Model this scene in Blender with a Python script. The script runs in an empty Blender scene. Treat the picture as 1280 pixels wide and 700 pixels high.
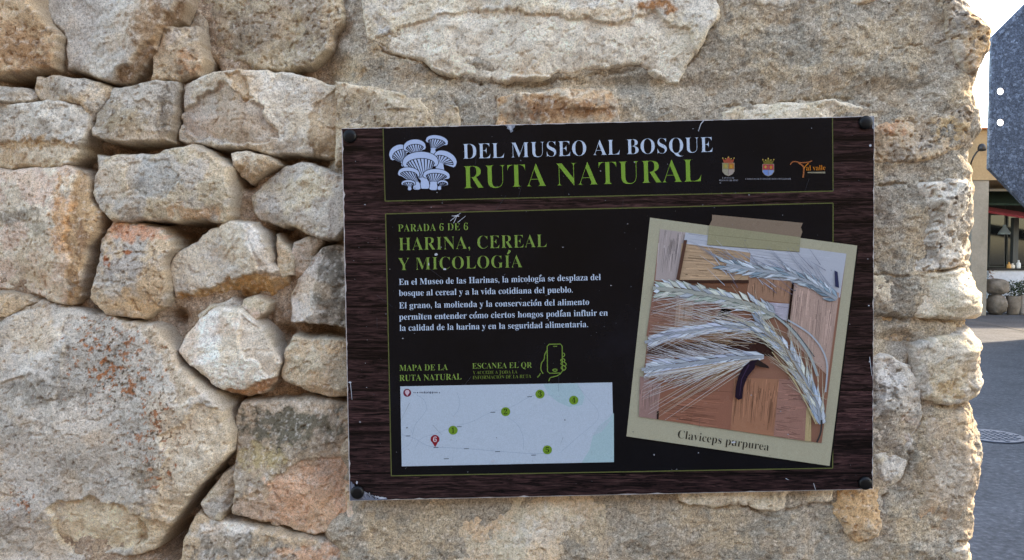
import bpy, bmesh, math, random
import numpy as np
from math import radians, sin, cos, pi

sc = bpy.context.scene
COL = sc.collection

# ------------------------------------------------------------------ camera, world, sun, exposure
F, PITCH, CAMZ, CAMD = 1000.0, radians(2.2), 1.5, 1.0      # focal length in photo pixels, camera one metre from the wall
cam = bpy.data.cameras.new('camera'); co = bpy.data.objects.new('camera', cam); COL.objects.link(co)
cam.sensor_width = 36; cam.lens = 36 * F / 1280
cam.clip_start = 0.05; cam.clip_end = 3000
co.location = (0, -CAMD, CAMZ); co.rotation_euler = (pi / 2 - PITCH, 0, 0)
sc.camera = co

SUN_EL, SUN_AZ = radians(34), radians(64)                  # azimuth clockwise from +Y: from the right, a little behind the wall
w = bpy.data.worlds.new('World'); sc.world = w; w.use_nodes = True
nt = w.node_tree; bgn = nt.nodes['Background']
sky = nt.nodes.new('ShaderNodeTexSky'); sky.sky_type = 'NISHITA'; sky.sun_disc = False
sky.sun_elevation = SUN_EL; sky.sun_rotation = SUN_AZ; sky.dust_density = 1.2; sky.air_density = 1.0; sky.ozone_density = 1.0
nt.links.new(sky.outputs[0], bgn.inputs[0]); bgn.inputs[1].default_value = 0.15
sl = bpy.data.lights.new('sun', 'SUN'); sl.energy = 2.0; sl.angle = radians(3); sl.color = (1, 0.90, 0.76)
so = bpy.data.objects.new('sun', sl); COL.objects.link(so)
so.rotation_euler = (pi / 2 - SUN_EL, 0, pi - SUN_AZ)
so.location = (6, 1, 6)
sc.view_settings.view_transform = 'Standard'; sc.view_settings.look = 'None'
sc.view_settings.exposure = 2.86; sc.view_settings.use_white_balance = True; sc.view_settings.white_balance_temperature = 7950; sc.view_settings.gamma = 1; sc.view_settings.use_curve_mapping = False

# ------------------------------------------------------------------ helpers
def lin(rgb, k=1.0):
    return tuple(((v / 255 / 12.92) if v / 255 <= 0.04045 else ((v / 255 + 0.055) / 1.055) ** 2.4) * k for v in rgb)

def unproj(px, py, y=0.0):
    """photo pixel -> point on the vertical plane y"""
    px = np.asarray(px, float); py = np.asarray(py, float)
    X = (px - 640) / F; Y = (350 - py) / F
    t = (CAMD + y) / (cos(PITCH) + Y * sin(PITCH))
    return X * t, np.zeros_like(X) + y, CAMZ + t * (-sin(PITCH) + Y * cos(PITCH))

def P(px, py, y):
    a = unproj(px, py, y); return (float(a[0]), float(a[1]), float(a[2]))

def G(px, py, z=0.0):
    """photo pixel -> point on the ground"""
    X = (px - 640) / F; Y = (350 - py) / F
    t = (z - CAMZ) / (-sin(PITCH) + Y * cos(PITCH))
    return (X * t, -CAMD + t * (cos(PITCH) + Y * sin(PITCH)), z)

def tag(o, label=None, cat=None, group=None, kind=None):
    if label: o['label'] = label
    if cat: o['category'] = cat
    if group: o['group'] = group
    if kind: o['kind'] = kind
    return o

def empty(name, loc, label, cat, group=None):
    o = bpy.data.objects.new(name, None); COL.objects.link(o); o.location = loc; o.empty_display_size = 0.1
    return tag(o, label, cat, group)

def link(name, me, mat=None, parent=None):
    o = bpy.data.objects.new(name, me); COL.objects.link(o)
    if mat: me.materials.append(mat)
    if parent:
        o.parent = parent; o.matrix_parent_inverse = parent_matrix(parent).inverted()
    return o

def parent_matrix(p):
    from mathutils import Matrix
    m = Matrix.Translation(p.location) @ p.rotation_euler.to_matrix().to_4x4()
    if p.parent: m = parent_matrix(p.parent) @ p.matrix_parent_inverse @ m
    return m

def np_mesh(name, V, Q, mat, parent=None, col=None, smooth=True):
    me = bpy.data.meshes.new(name)
    V = np.ascontiguousarray(V, np.float32); Q = np.ascontiguousarray(Q, np.int32)
    k = Q.shape[1]
    me.vertices.add(len(V)); me.vertices.foreach_set('co', V.ravel())
    me.loops.add(Q.size); me.loops.foreach_set('vertex_index', Q.ravel())
    me.polygons.add(len(Q)); me.polygons.foreach_set('loop_start', np.arange(0, Q.size, k, dtype=np.int32))
    me.update(calc_edges=True)
    me.polygons.foreach_set('use_smooth', np.full(len(Q), smooth))
    if col is not None:
        a = me.color_attributes.new('Col', 'FLOAT_COLOR', 'POINT')
        c4 = np.ones((len(V), 4), np.float32); c4[:, :3] = col
        a.data.foreach_set('color', c4.ravel())
    me.validate()
    return link(name, me, mat, parent)

class MB:
    """collects boxes, tubes, discs and polygons; build() links them as ONE mesh"""
    def __init__(s): s.v = []; s.f = []; s.c = []; s.col = (1, 1, 1)
    def add(s, vs, fs):
        n = len(s.v); s.v += [tuple(v) for v in vs]; s.c += [s.col] * len(vs); s.f += [tuple(i + n for i in f) for f in fs]
    def box(s, a, b):
        (x0, y0, z0), (x1, y1, z1) = a, b
        s.add([(x0, y0, z0), (x1, y0, z0), (x1, y1, z0), (x0, y1, z0), (x0, y0, z1), (x1, y0, z1), (x1, y1, z1), (x0, y1, z1)],
              [(0, 3, 2, 1), (4, 5, 6, 7), (0, 1, 5, 4), (1, 2, 6, 5), (2, 3, 7, 6), (3, 0, 4, 7)])
    def tube(s, pts, rad, n=8, cap=True):
        from mathutils import Vector
        pts = [Vector(p) for p in pts]; rings = []
        for i, p in enumerate(pts):
            d = (pts[min(i + 1, len(pts) - 1)] - pts[max(i - 1, 0)]).normalized()
            a = d.orthogonal().normalized() if i == 0 else (rings_a - d * rings_a.dot(d)).normalized()
            rings_a = a; b = d.cross(a); r = rad[i] if isinstance(rad, (list, tuple)) else rad
            rings.append([p + (a * cos(2 * pi * j / n) + b * sin(2 * pi * j / n)) * r for j in range(n)])
        vs = [v for r in rings for v in r]; fs = []
        for i in range(len(pts) - 1):
            for j in range(n): fs.append((i * n + j, i * n + (j + 1) % n, (i + 1) * n + (j + 1) % n, (i + 1) * n + j))
        if cap: fs += [tuple(range(n))[::-1], tuple((len(pts) - 1) * n + j for j in range(n))]
        s.add(vs, fs)
    def lathe(s, c, prof, n=20, axis='z'):
        vs = []; fs = []
        for r, h in prof:
            for j in range(n):
                a = 2 * pi * j / n
                vs.append((c[0] + r * cos(a), c[1] + r * sin(a), c[2] + h) if axis == 'z' else (c[0] + r * cos(a), c[1] - h, c[2] + r * sin(a)))
        for i in range(len(prof) - 1):
            for j in range(n): fs.append((i * n + j, i * n + (j + 1) % n, (i + 1) * n + (j + 1) % n, (i + 1) * n + j))
        fs += [tuple(range(n))[::-1], tuple((len(prof) - 1) * n + j for j in range(n))]
        s.add(vs, fs)
    def build(s, name, mat, parent=None, smooth=False, col=False, bevel=0):
        me = bpy.data.meshes.new(name); me.from_pydata(s.v, [], s.f)
        if bevel:
            bm = bmesh.new(); bm.from_mesh(me)
            bmesh.ops.bevel(bm, geom=bm.edges[:], offset=bevel, segments=2, profile=0.5, affect='EDGES'); bm.to_mesh(me); bm.free()
        if smooth: me.polygons.foreach_set('use_smooth', np.full(len(me.polygons), True))
        if col:
            a = me.color_attributes.new('Col', 'FLOAT_COLOR', 'POINT')
            a.data.foreach_set('color', np.array([(*c, 1) for c in s.c], np.float32).ravel())
        me.update()
        return link(name, me, mat, parent)

# ------------------------------------------------------------------ materials
def mat(name, base=(0.5, 0.5, 0.5), rough=0.6, metal=0.0, spec=0.5):
    m = bpy.data.materials.new(name); m.use_nodes = True
    b = m.node_tree.nodes['Principled BSDF']
    b.inputs['Base Color'].default_value = (*base, 1); b.inputs['Roughness'].default_value = rough
    b.inputs['Metallic'].default_value = metal; b.inputs['Specular IOR Level'].default_value = spec
    return m, m.node_tree, b

def N(t, kind, **kw):
    n = t.nodes.new(kind)
    for k, v in kw.items():
        if k in n.inputs: n.inputs[k].default_value = v
        else: setattr(n, k, v)
    return n

def coords(t, scale=(1, 1, 1)):
    tc = N(t, 'ShaderNodeTexCoord'); mp = N(t, 'ShaderNodeMapping'); mp.inputs['Scale'].default_value = scale
    t.links.new(tc.outputs['Object'], mp.inputs[0]); return mp.outputs[0]

def noise(t, vec, scale, detail=6, rough=0.6, dist=0.0):
    n = N(t, 'ShaderNodeTexNoise', Scale=scale, Detail=detail, Roughness=rough, Distortion=dist); t.links.new(vec, n.inputs['Vector']); return n.outputs['Fac']

def ramp(t, fac, stops, interp='LINEAR'):
    r = N(t, 'ShaderNodeValToRGB'); e = r.color_ramp.elements; r.color_ramp.interpolation = interp
    while len(e) < len(stops): e.new(0.5)
    for i, (p, c) in enumerate(stops):
        e[i].position = p; e[i].color = (*c, 1) if len(c) == 3 else c
    t.links.new(fac, r.inputs[0]); return r.outputs[0]

def mulc(t, a, b, mode='MULTIPLY', fac=1.0):
    m = N(t, 'ShaderNodeMix'); m.data_type = 'RGBA'; m.blend_type = mode; m.inputs[0].default_value = fac
    t.links.new(a, m.inputs[6]); t.links.new(b, m.inputs[7]); return m.outputs[2]

def bump(t, h, strength, dist, prev=None):
    b = N(t, 'ShaderNodeBump'); b.inputs['Strength'].default_value = strength; b.inputs['Distance'].default_value = dist
    t.links.new(h, b.inputs['Height'])
    if prev: t.links.new(prev, b.inputs['Normal'])
    return b.outputs[0]

def grain_mat(name, g0, g1, s1, s2, bs):
    """mineral surface: vertex colours (stains, lichen, bedding) times fine grain, with micro relief"""
    m, t, b = mat(name, rough=0.95, spec=0.15)
    at = N(t, 'ShaderNodeAttribute'); at.attribute_name = 'Col'
    v = coords(t)
    n1 = noise(t, v, s1, 5, 0.75); n2 = noise(t, v, s2, 3, 0.6)
    c1 = ramp(t, n1, [(0.28, ((1 + g0) / 2,) * 3), (0.5, (1, 1, 1)), (0.75, ((1 + g1) / 2,) * 3)])
    c2 = ramp(t, n2, [(0.30, (g0 * 1.05, g0, g0 * 0.95)), (0.47, (1, 1, 1)), (0.70, (g1, g1, g1))])
    c = mulc(t, mulc(t, at.outputs['Color'], c1), c2)
    t.links.new(c, b.inputs['Base Color'])
    nb = bump(t, n1, bs * .28, 0.003); nb = bump(t, n2, bs, 0.0016, nb)
    t.links.new(nb, b.inputs['Normal'])
    return m

M_STONE = grain_mat('limestone', 0.48, 1.24, 300, 620, 0.7)
M_MORTAR = grain_mat('lime_mortar', 0.34, 1.40, 420, 620, 0.9)

# ------------------------------------------------------------------ noise in numpy
RNG = np.random.RandomState(7)
ANG = RNG.rand(256, 256) * 2 * pi
GXT, GYT = np.cos(ANG).astype(np.float32), np.sin(ANG).astype(np.float32)
def perlin(x, y, ox=0.0, oy=0.0):
    x = x + ox; y = y + oy
    xi = np.floor(x).astype(np.int32); yi = np.floor(y).astype(np.int32)
    fx = (x - xi).astype(np.float32); fy = (y - yi).astype(np.float32)
    u = fx * fx * fx * (fx * (fx * 6 - 15) + 10); v = fy * fy * fy * (fy * (fy * 6 - 15) + 10)
    x0, x1, y0, y1 = xi & 255, (xi + 1) & 255, yi & 255, (yi + 1) & 255
    def g(a, b, dx, dy): return GXT[a, b] * dx + GYT[a, b] * dy
    n0 = g(x0, y0, fx, fy); n1 = g(x1, y0, fx - 1, fy); n2 = g(x0, y1, fx, fy - 1); n3 = g(x1, y1, fx - 1, fy - 1)
    a = n0 + u * (n1 - n0); b = n2 + u * (n3 - n2)
    return (a + v * (b - a)) * 1.5
def fbm(x, y, lam, octs=4, gain=0.5, seed=0):
    o = 0; a = 1; s = 1.0 / lam
    for i in range(octs):
        o = o + a * perlin(x * s, y * s, seed * 17.31 + i * 37.7, seed * 9.77 - i * 11.3); a *= gain; s *= 2.03
    return o
def ridged(x, y, lam, octs=3, seed=0):
    o = 0; a = 1; s = 1.0 / lam
    for i in range(octs):
        o = o + a * (1 - 2 * np.abs(perlin(x * s, y * s, seed * 5.31 + i * 31.7, seed * 3.77 - i * 7.3))); a *= 0.5; s *= 2.1
    return o
HV = np.random.RandomState(3).rand(256, 256).astype(np.float32) * 2 - 1
def facets(x, y, lam, seed=0, ang=0.0):
    """broken-stone planes: heights at the corners of a triangle lattice, joined by flat facets; also a tone per facet"""
    ca, sa = cos(ang), sin(ang); u, v = (ca * x - sa * y) / lam + seed * 3.7, (sa * x + ca * y) / lam * 1.1547 + seed * 1.9
    u = u - v * .5
    i = np.floor(u).astype(np.int32); j = np.floor(v).astype(np.int32); f = u - i; g = v - j
    h = lambda a, b: HV[a & 255, b & 255]
    lo = f + g < 1
    h00, h10, h01, h11 = h(i, j), h(i + 1, j), h(i, j + 1), h(i + 1, j + 1)
    z = np.where(lo, h00 + f * (h10 - h00) + g * (h01 - h00), h11 + (1 - f) * (h01 - h11) + (1 - g) * (h10 - h11))
    return z, HV[(i * 2 + lo + 31) & 255, (j + 57) & 255]
def smooth(a, b, x):
    t = np.clip((x - a) / (b - a), 0, 1); return t * t * (3 - 2 * t)
def poly_sd(x, y, pts):
    """signed distance, positive inside"""
    d2 = np.full(x.shape, 1e12); ins = np.zeros(x.shape, bool); n = len(pts)
    for i in range(n):
        ax, ay = pts[i]; bx, by = pts[(i + 1) % n]
        ex, ey = bx - ax, by - ay
        t = np.clip(((x - ax) * ex + (y - ay) * ey) / (ex * ex + ey * ey + 1e-9), 0, 1)
        d2 = np.minimum(d2, (x - ax - t * ex) ** 2 + (y - ay - t * ey) ** 2)
        c = (ay > y) != (by > y)
        if ey != 0: ins ^= c & (x < ex * (y - ay) / ey + ax)
    d = np.sqrt(d2); return np.where(ins, d, -d)
def line_d(x, y, pts):
    d2 = np.full(x.shape, 1e12)
    for (ax, ay), (bx, by) in zip(pts[:-1], pts[1:]):
        ex, ey = bx - ax, by - ay
        t = np.clip(((x - ax) * ex + (y - ay) * ey) / (ex * ex + ey * ey + 1e-9), 0, 1)
        d2 = np.minimum(d2, (x - ax - t * ex) ** 2 + (y - ay - t * ey) ** 2)
    return np.sqrt(d2)

# ------------------------------------------------------------------ the stone wall
# palette: limestone as it is, not as it is lit
CREAM, PALE, GREY, TAN = (203, 190, 166), (196, 188, 172), (172, 164, 150), (190, 166, 132)
OCHRE, PINK, BROWN, DARK = (180, 152, 116), (200, 176, 154), (156, 140, 118), (98, 90, 80)
RUST, SAND, WHITE = (158, 92, 50), (186, 172, 144), (216, 208, 194)
MORT = (160, 151, 137)

# right end of the wall: silhouette in photo pixels (y, x)
EDGE = np.array([(-140, 1208), (-30, 1212), (0, 1214), (20, 1224), (40, 1229), (75, 1228), (95, 1222), (112, 1217), (128, 1220), (142, 1224), (160, 1227),
                 (175, 1215), (187, 1209), (205, 1211), (235, 1217), (270, 1215), (320, 1214), (340, 1211), (390, 1209), (404, 1206), (415, 1208), (430, 1212),
                 (455, 1215), (480, 1214), (497, 1209), (515, 1217), (540, 1220), (575, 1222), (610, 1221), (640, 1218), (675, 1214), (700, 1211), (760, 1210), (860, 1215)], float)
RC = 0.032                                                   # rounding of the corner

def S(poly, h, c1, c2=None, **o): return dict(poly=poly, h=h, c1=c1, c2=c2 or c1, **o)
# h: front of the stone in mm before the wall's plane.  cuts: chisel planes (line, mm dropped per px to its right).  pat: mineral stains and darker edge strips
STONES = [
 S([(-113,-84),(30,-84),(38,-20),(40,0),(52,22),(68,42),(66,64),(56,82),(30,87),(0,93),(-113,97)], 6, OCHRE, TAN, rough=1.2, pat=[(20,60,50,40,(150,104,60),.6),(30,10,40,30,(190,160,120),.5)]),
 S([(36,-84),(245,-84),(236,-20),(232,0),(225,22),(197,40),(193,62),(172,85),(158,101),(140,98),(115,96),(90,85),(70,78),(71,44),(55,22),(39,0)], 14, GREY, PALE, rough=.55, w=8,
   cuts=[(197,-10,140,100,.55)], pat=[(190,40,26,60,(128,96,62),.9),(110,40,70,60,(182,174,160),.5),(90,95,30,14,BROWN,.5)]),
 S([(205,32),(240,28),(246,33),(249,55),(255,72),(245,92),(215,97),(186,96),(190,70),(196,45)], -2, BROWN, TAN, rough=1.2, pat=[(232,80,16,14,(176,126,82),.8),(215,45,14,10,WHITE,.6)]),
 S([(226,26),(234,4),(243,8),(247,28),(250,60),(238,40)], -26, BROWN, TAN),
 S([(240,-84),(432,-84),(428,-20),(431,20),(417,45),(414,60),(386,77),(350,84),(310,80),(285,68),(262,71),(258,55),(252,30),(242,5)], 8, BROWN, (172,156,126), rough=1.5, w=14,
   cuts=[(418,-10,405,80,.5)], pat=[(415,20,14,50,TAN,.8),(300,40,60,40,(140,124,100),.5),(340,70,60,14,SAND,.5)]),
 S([(-113,104),(0,107),(25,108),(38,116),(36,122),(20,126),(0,125),(-113,124)], -6, PALE, GREY, w=6),
 S([(37,92),(60,92),(100,97),(130,103),(136,112),(122,135),(110,150),(99,130),(45,123),(36,108)], -4, GREY, TAN, rough=1.2, w=8, pat=[(60,105,30,14,BROWN,.6),(115,120,14,20,PALE,.5)]),
 S([(-113,126),(0,125),(30,130),(55,126),(80,128),(98,133),(108,145),(111,160),(101,180),(95,195),(75,207),(40,208),(0,207),(-113,206)], 8, PALE, GREY, w=9,
   cuts=[(-20,165,110,178,.14),(85,120,105,200,.25)], pat=[(30,182,60,12,(178,140,92),.8),(50,190,70,12,CREAM,.7),(10,200,30,8,OCHRE,.8)]),
 S([(137,107),(170,105),(195,100),(220,101),(221,110),(212,135),(208,174),(170,177),(130,175),(112,167),(118,140)], 0, GREY, BROWN, rough=1.1, w=7, pat=[(150,150,40,26,(150,132,100),.6),(180,125,30,16,PALE,.5),(205,140,6,40,DARK,.6)]),  # last patch: narrow dark strip down the right-hand edge
 S([(222,100),(250,95),(300,89),(330,88),(365,94),(400,100),(420,104),(424,150),(424,196),(385,193),(340,190),(300,185),(255,179),(222,175),(214,168),(216,150),(224,115)], 14, PALE, CREAM, rough=.8, w=7,
   cuts=[(285,86,345,175,.20),(345,175,420,168,.22),(215,140,330,168,.2),(390,92,386,200,.12)], pat=[(265,118,26,14,BROWN,.5),(305,105,14,20,TAN,.8),(400,150,14,40,(176,156,126),.9),(255,155,40,18,PINK,.5),(350,120,40,24,WHITE,.4)]),
 S([(421,103),(470,112),(510,120),(545,122),(572,133),(576,155),(572,205),(421,205)], 10, (178,160,130), SAND, rough=1.2, w=7, pat=[(470,140,60,20,BROWN,.6),(440,112,30,8,CREAM,.6)]),
 S([(117,193),(160,195),(200,193),(220,185),(245,185),(270,195),(288,208),(290,225),(288,270),(280,278),(255,272),(220,278),(180,276),(140,278),(125,265),(115,240)], 12, SAND, GREY, rough=.9, w=10,
   cuts=[(110,262,300,256,.35)], pat=[(190,222,26,24,(164,162,154),.7),(250,266,40,10,(190,150,108),.7),(140,225,24,30,CREAM,.5),(175,225,10,8,DARK,.5)]),
 S([(288,190),(310,187),(330,195),(345,202),(335,210),(315,222),(305,226),(295,218),(290,205)], -6, CREAM, TAN, w=6, cuts=[(285,206,345,206,.5)]),
 S([(345,208),(375,202),(395,207),(427,218),(445,228),(445,270),(420,300),(405,301),(370,285),(320,275),(308,262),(307,245),(320,235)], 8, GREY, SAND, w=8, cuts=[(300,262,430,292,.3),(418,210,405,300,.3)], pat=[(340,250,30,16,PALE,.5)]),
 S([(-113,208),(40,210),(80,208),(100,212),(110,225),(112,250),(127,265),(121,290),(110,310),(101,340),(95,370),(80,382),(60,378),(30,368),(0,365),(-113,362)], 12, CREAM, PINK, rough=1.0, w=10,
   cuts=[(90,205,70,390,.22),(-30,262,120,320,.16)], pat=[(15,270,50,10,(126,116,98),.8),(55,285,40,10,(140,128,106),.7),(80,270,14,50,(188,138,84),.8),(40,330,40,30,TAN,.5),(105,295,6,30,(120,84,56),.7),(84,357,8,10,GREY,.8)]),  # includes a narrow dark brown strip down the right-hand edge
 S([(137,277),(160,280),(195,283),(212,298),(215,310),(205,330),(207,365),(200,385),(170,400),(155,398),(130,395),(118,380),(110,372),(121,345),(126,325),(122,300)], 4, TAN, GREY, rough=1.3, w=9, bed=.6,
   pat=[(165,290,44,12,(196,140,104),.9),(160,330,36,18,(160,154,146),.8),(170,380,30,16,(184,146,94),.7),(137,328,7,6,RUST,1.6),(158,313,9,4,RUST,1.3)]),
 S([(215,318),(245,292),(275,280),(300,277),(318,278),(331,300),(341,330),(355,345),(357,370),(345,380),(325,382),(290,375),(260,385),(235,400),(220,398),(210,380),(207,350),(205,330)], 16, CREAM, PALE, rough=.8, w=7,
   cuts=[(300,270,345,345,.5),(205,372,290,350,.45),(290,350,360,335,.42)], pat=[(320,360,40,18,(190,146,88),1.2),(235,385,30,18,(190,142,84),1.2),(275,370,40,12,(160,124,80),.7),(320,300,12,24,WHITE,.5)]),
 S([(342,293),(355,305),(363,322),(362,345),(350,350),(346,338),(342,310)], -4, TAN, SAND, w=5),
 S([(364,303),(380,298),(400,300),(390,320),(378,345),(366,350),(360,330)], -14, PINK, GREY, w=6),
 S([(401,308),(420,305),(445,312),(445,415),(420,405),(395,402),(358,402),(360,370),(368,350),(385,330)], 6, GREY, (150,142,128), rough=1.0, w=6, cuts=[(388,410,402,300,.0),(402,300,388,410,.40)], pat=[(418,360,24,60,(112,104,90),1.1),(378,375,16,40,(196,184,168),.9)]),
 S([(258,390),(275,383),(300,385),(325,405),(335,415),(345,435),(350,455),(345,475),(330,492),(305,498),(285,492),(265,480),(245,460),(230,450),(223,438),(235,415)], 14, WHITE, CREAM, rough=.7, w=14,
   cuts=[(240,465,350,480,.4),(262,385,238,460,.3)], pat=[(315,492,40,9,(186,140,98),1.0),(240,430,14,30,PINK,.6),(285,410,24,10,(200,170,142),.5)]),
 S([(300,375),(315,372),(333,380),(330,393),(320,402),(305,397),(298,388)], -2, SAND, PINK, w=5, cuts=[(314,370,316,404,.5)]),
 S([(240,395),(255,385),(285,374),(297,380),(295,388),(270,385),(255,390),(245,402)], -12, GREY, SAND, w=6, rough=1.3),
 S([(365,422),(400,424),(445,428),(445,497),(410,497),(385,490),(355,475),(350,468),(358,440)], 6, SAND, TAN, w=8, cuts=[(345,452,440,436,.0),(350,478,440,485,.4)], pat=[(420,435,24,8,(184,150,106),.8)]),
 S([(-113,402),(0,395),(20,386),(40,377),(70,382),(110,392),(150,402),(190,408),(205,420),(220,440),(230,460),(250,475),(270,490),(285,510),(292,535),(291,560),(270,585),(250,610),(225,640),(205,670),(185,695),(160,702),(100,706),(70,722),(20,745),(-113,745)], 20, GREY, (184,174,158), rough=1.0, w=13,
   cuts=[(250,470,195,600,.16),(195,600,180,700,.1),(40,640,200,622,.28),(-20,432,60,500,-.0)],
   pat=[(120,450,60,40,(150,146,136),.7),(60,490,60,20,(126,118,104),.7),(240,560,36,70,CREAM,.9),(130,660,80,30,(212,196,164),1.1),(200,650,22,34,(206,184,150),.8),(190,590,26,20,(132,112,84),.7),(30,420,40,30,CREAM,.7),(30,600,70,60,(184,176,164),.5),(15,655,30,20,(160,150,138),.6)],
   lichen=[(135,462,22,34),(160,480,34,20),(205,520,16,24),(190,545,34,12),(115,420,18,18),(145,450,40,40),(205,590,20,8),(135,605,8,6),(195,575,18,10),(20,630,12,16),(127,415,8,12),(210,510,8,14)]),
 S([(-113,368),(15,367),(38,378),(15,388),(0,396),(-113,402)], -6, TAN, BROWN, w=6),
 S([(292,520),(300,508),(340,502),(380,500),(420,505),(455,508),(455,560),(455,672),(420,670),(380,668),(330,655),(300,645),(293,640),(297,600),(292,560)], 8, BROWN, (172,150,122), rough=1.1, w=9,
   pat=[(360,530,70,28,(104,96,78),1.2),(330,570,30,20,(160,140,92),.8),(390,625,60,40,(202,160,126),1.1),(320,640,30,20,PINK,.8),(350,505,50,7,(196,178,154),.8),(430,600,20,40,(196,160,130),.7)]),
 S([(292,578),(294,605),(289,630),(276,650),(262,652),(250,632),(265,610)], 0, SAND, GREY, w=5, cuts=[(288,570,268,655,.0),(272,655,292,590,.5)]),
 S([(245,640),(262,650),(300,655),(340,665),(400,678),(450,690),(470,786),(215,786),(222,720),(225,680)], 4, GREY, TAN, rough=1.2, w=9, pat=[(300,685,60,20,(120,112,98),.9),(390,695,50,18,(196,150,114),.8),(290,660,40,8,WHITE,.8)]),
 # ---- the half-rendered right side: stones flush with their mortar
 S([(455,-84),(900,-84),(895,0),(900,20),(880,45),(860,80),(845,105),(820,98),(800,80),(760,85),(700,95),(640,102),(600,102),(560,92),(520,72),(480,62),(462,48),(455,20)], 15, (206,194,168), PALE, rough=.8, w=10,
   cuts=[(880,22,470,58,-.0),(600,12,880,30,.0),(905,18,470,10,.06),(470,40,640,104,.12)], pat=[(815,10,30,9,(156,108,64),1.0),(700,20,120,6,TAN,.7),(860,60,30,40,SAND,.7),(560,6,90,8,(180,166,140),.6),(810,80,14,10,BROWN,.8),(480,46,10,14,(170,176,180),.6)]),
 S([(622,124),(660,115),(700,112),(760,112),(770,125),(775,165),(620,165)], 13, (176,140,100), BROWN, rough=1.2, w=7, pat=[(700,138,60,14,(136,96,60),.9),(690,117,70,5,CREAM,.8)]),
 S([(905,141),(920,132),(980,130),(1040,127),(1080,133),(1097,140),(1097,190),(900,190)], 10, CREAM, SAND, w=6),
 S([(1085,160),(1130,142),(1180,140),(1215,128),(1290,120),(1290,182),(1205,186),(1160,200),(1085,205)], 6, TAN, BROWN, rough=2.2, w=9, pat=[(1110,160,20,12,(184,132,90),.8),(1190,160,30,16,(190,160,110),.7),(1150,180,30,12,GREY,.6)]),
 S([(1165,-60),(1290,-60),(1290,100),(1216,110),(1195,80),(1180,40)], 7, BROWN, GREY, rough=2.4, w=12, pat=[(1215,50,20,40,(182,146,96),.8),(1200,30,16,16,DARK,.6)]),
 S([(1085,238),(1130,232),(1172,228),(1205,221),(1290,218),(1290,325),(1192,334),(1150,342),(1085,341)], 13, PALE, GREY, rough=2.2, w=8, cuts=[(1165,225,1190,345,.15)], pat=[(1120,280,30,24,(206,202,194),.7),(1160,270,24,20,(136,122,102),.7),(1200,290,20,50,CREAM,.7),(1140,310,30,14,(132,126,114),.6)]),
 S([(1085,343),(1150,344),(1192,337),(1290,326),(1290,396),(1195,398),(1150,395),(1085,390)], 17, CREAM, SAND, rough=.7, w=7, cuts=[(1195,330,1190,400,.2),(1148,340,1140,396,-.06)], pat=[(1120,370,40,24,(212,198,170),.6)]),
 S([(1138,432),(1180,416),(1207,410),(1290,420),(1290,500),(1180,503),(1150,500),(1140,480)], 14, SAND, GREY, rough=.9, w=14, pat=[(1185,485,24,14,(176,148,104),.8),(1175,440,30,16,PALE,.6)]),
 S([(1085,445),(1110,440),(1135,455),(1148,495),(1152,530),(1140,565),(1120,562),(1085,550)], 8, PALE, GREY, rough=2.0, w=8, pat=[(1105,470,24,30,(216,214,206),.7),(1125,535,20,16,PINK,.7),(1110,505,14,30,(120,116,106),.5)]),
 S([(1158,522),(1205,512),(1290,520),(1290,676),(1190,678),(1152,664),(1147,640),(1156,600),(1154,550)], 8, (170,150,124), BROWN, rough=1.0, w=12, cuts=[(1200,510,1196,680,.12)], pat=[(1195,530,24,16,TAN,.8),(1160,650,24,16,(196,152,112),.9),(1190,600,24,30,PALE,.5)]),
 S([(1150,690),(1210,682),(1290,684),(1290,786),(1130,786)], 6, SAND, GREY, w=10),
 S([(1080,560),(1118,566),(1136,574),(1125,600),(1104,618),(1080,622)], 4, SAND, PALE, w=8),
 S([(528,615),(640,612),(775,612),(778,650),(760,690),(752,786),(560,786),(540,680)], 6, (190,170,140), SAND, rough=.9, w=12, pat=[(600,650,40,24,(196,160,120),.6),(690,660,50,20,PALE,.6)]),
 S([(845,600),(1045,600),(1040,625),(1000,628),(960,640),(930,628),(890,632),(850,622)], 9, CREAM, SAND, rough=1.3, w=6),
 S([(1046,600),(1098,605),(1104,640),(1096,665),(1070,680),(1040,640)], 9, (190,154,108), TAN, rough=1.3, w=8),
 S([(905,-84),(1010,-84),(1020,-6),(985,14),(950,10),(930,2)], 9, CREAM, PALE, w=9),
 S([(1030,-84),(1100,-84),(1095,0),(1070,6),(1040,4)], 7, TAN, CREAM, w=8),
 S([(430,610),(462,620),(455,650),(450,690),(436,680)], 0, PINK, TAN, w=6),
 S([(1060,395),(1130,398),(1205,401),(1290,402),(1290,412),(1200,412),(1140,428),(1060,430)], -3, (192,160,112), TAN, rough=1.5, w=6),
]

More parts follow.
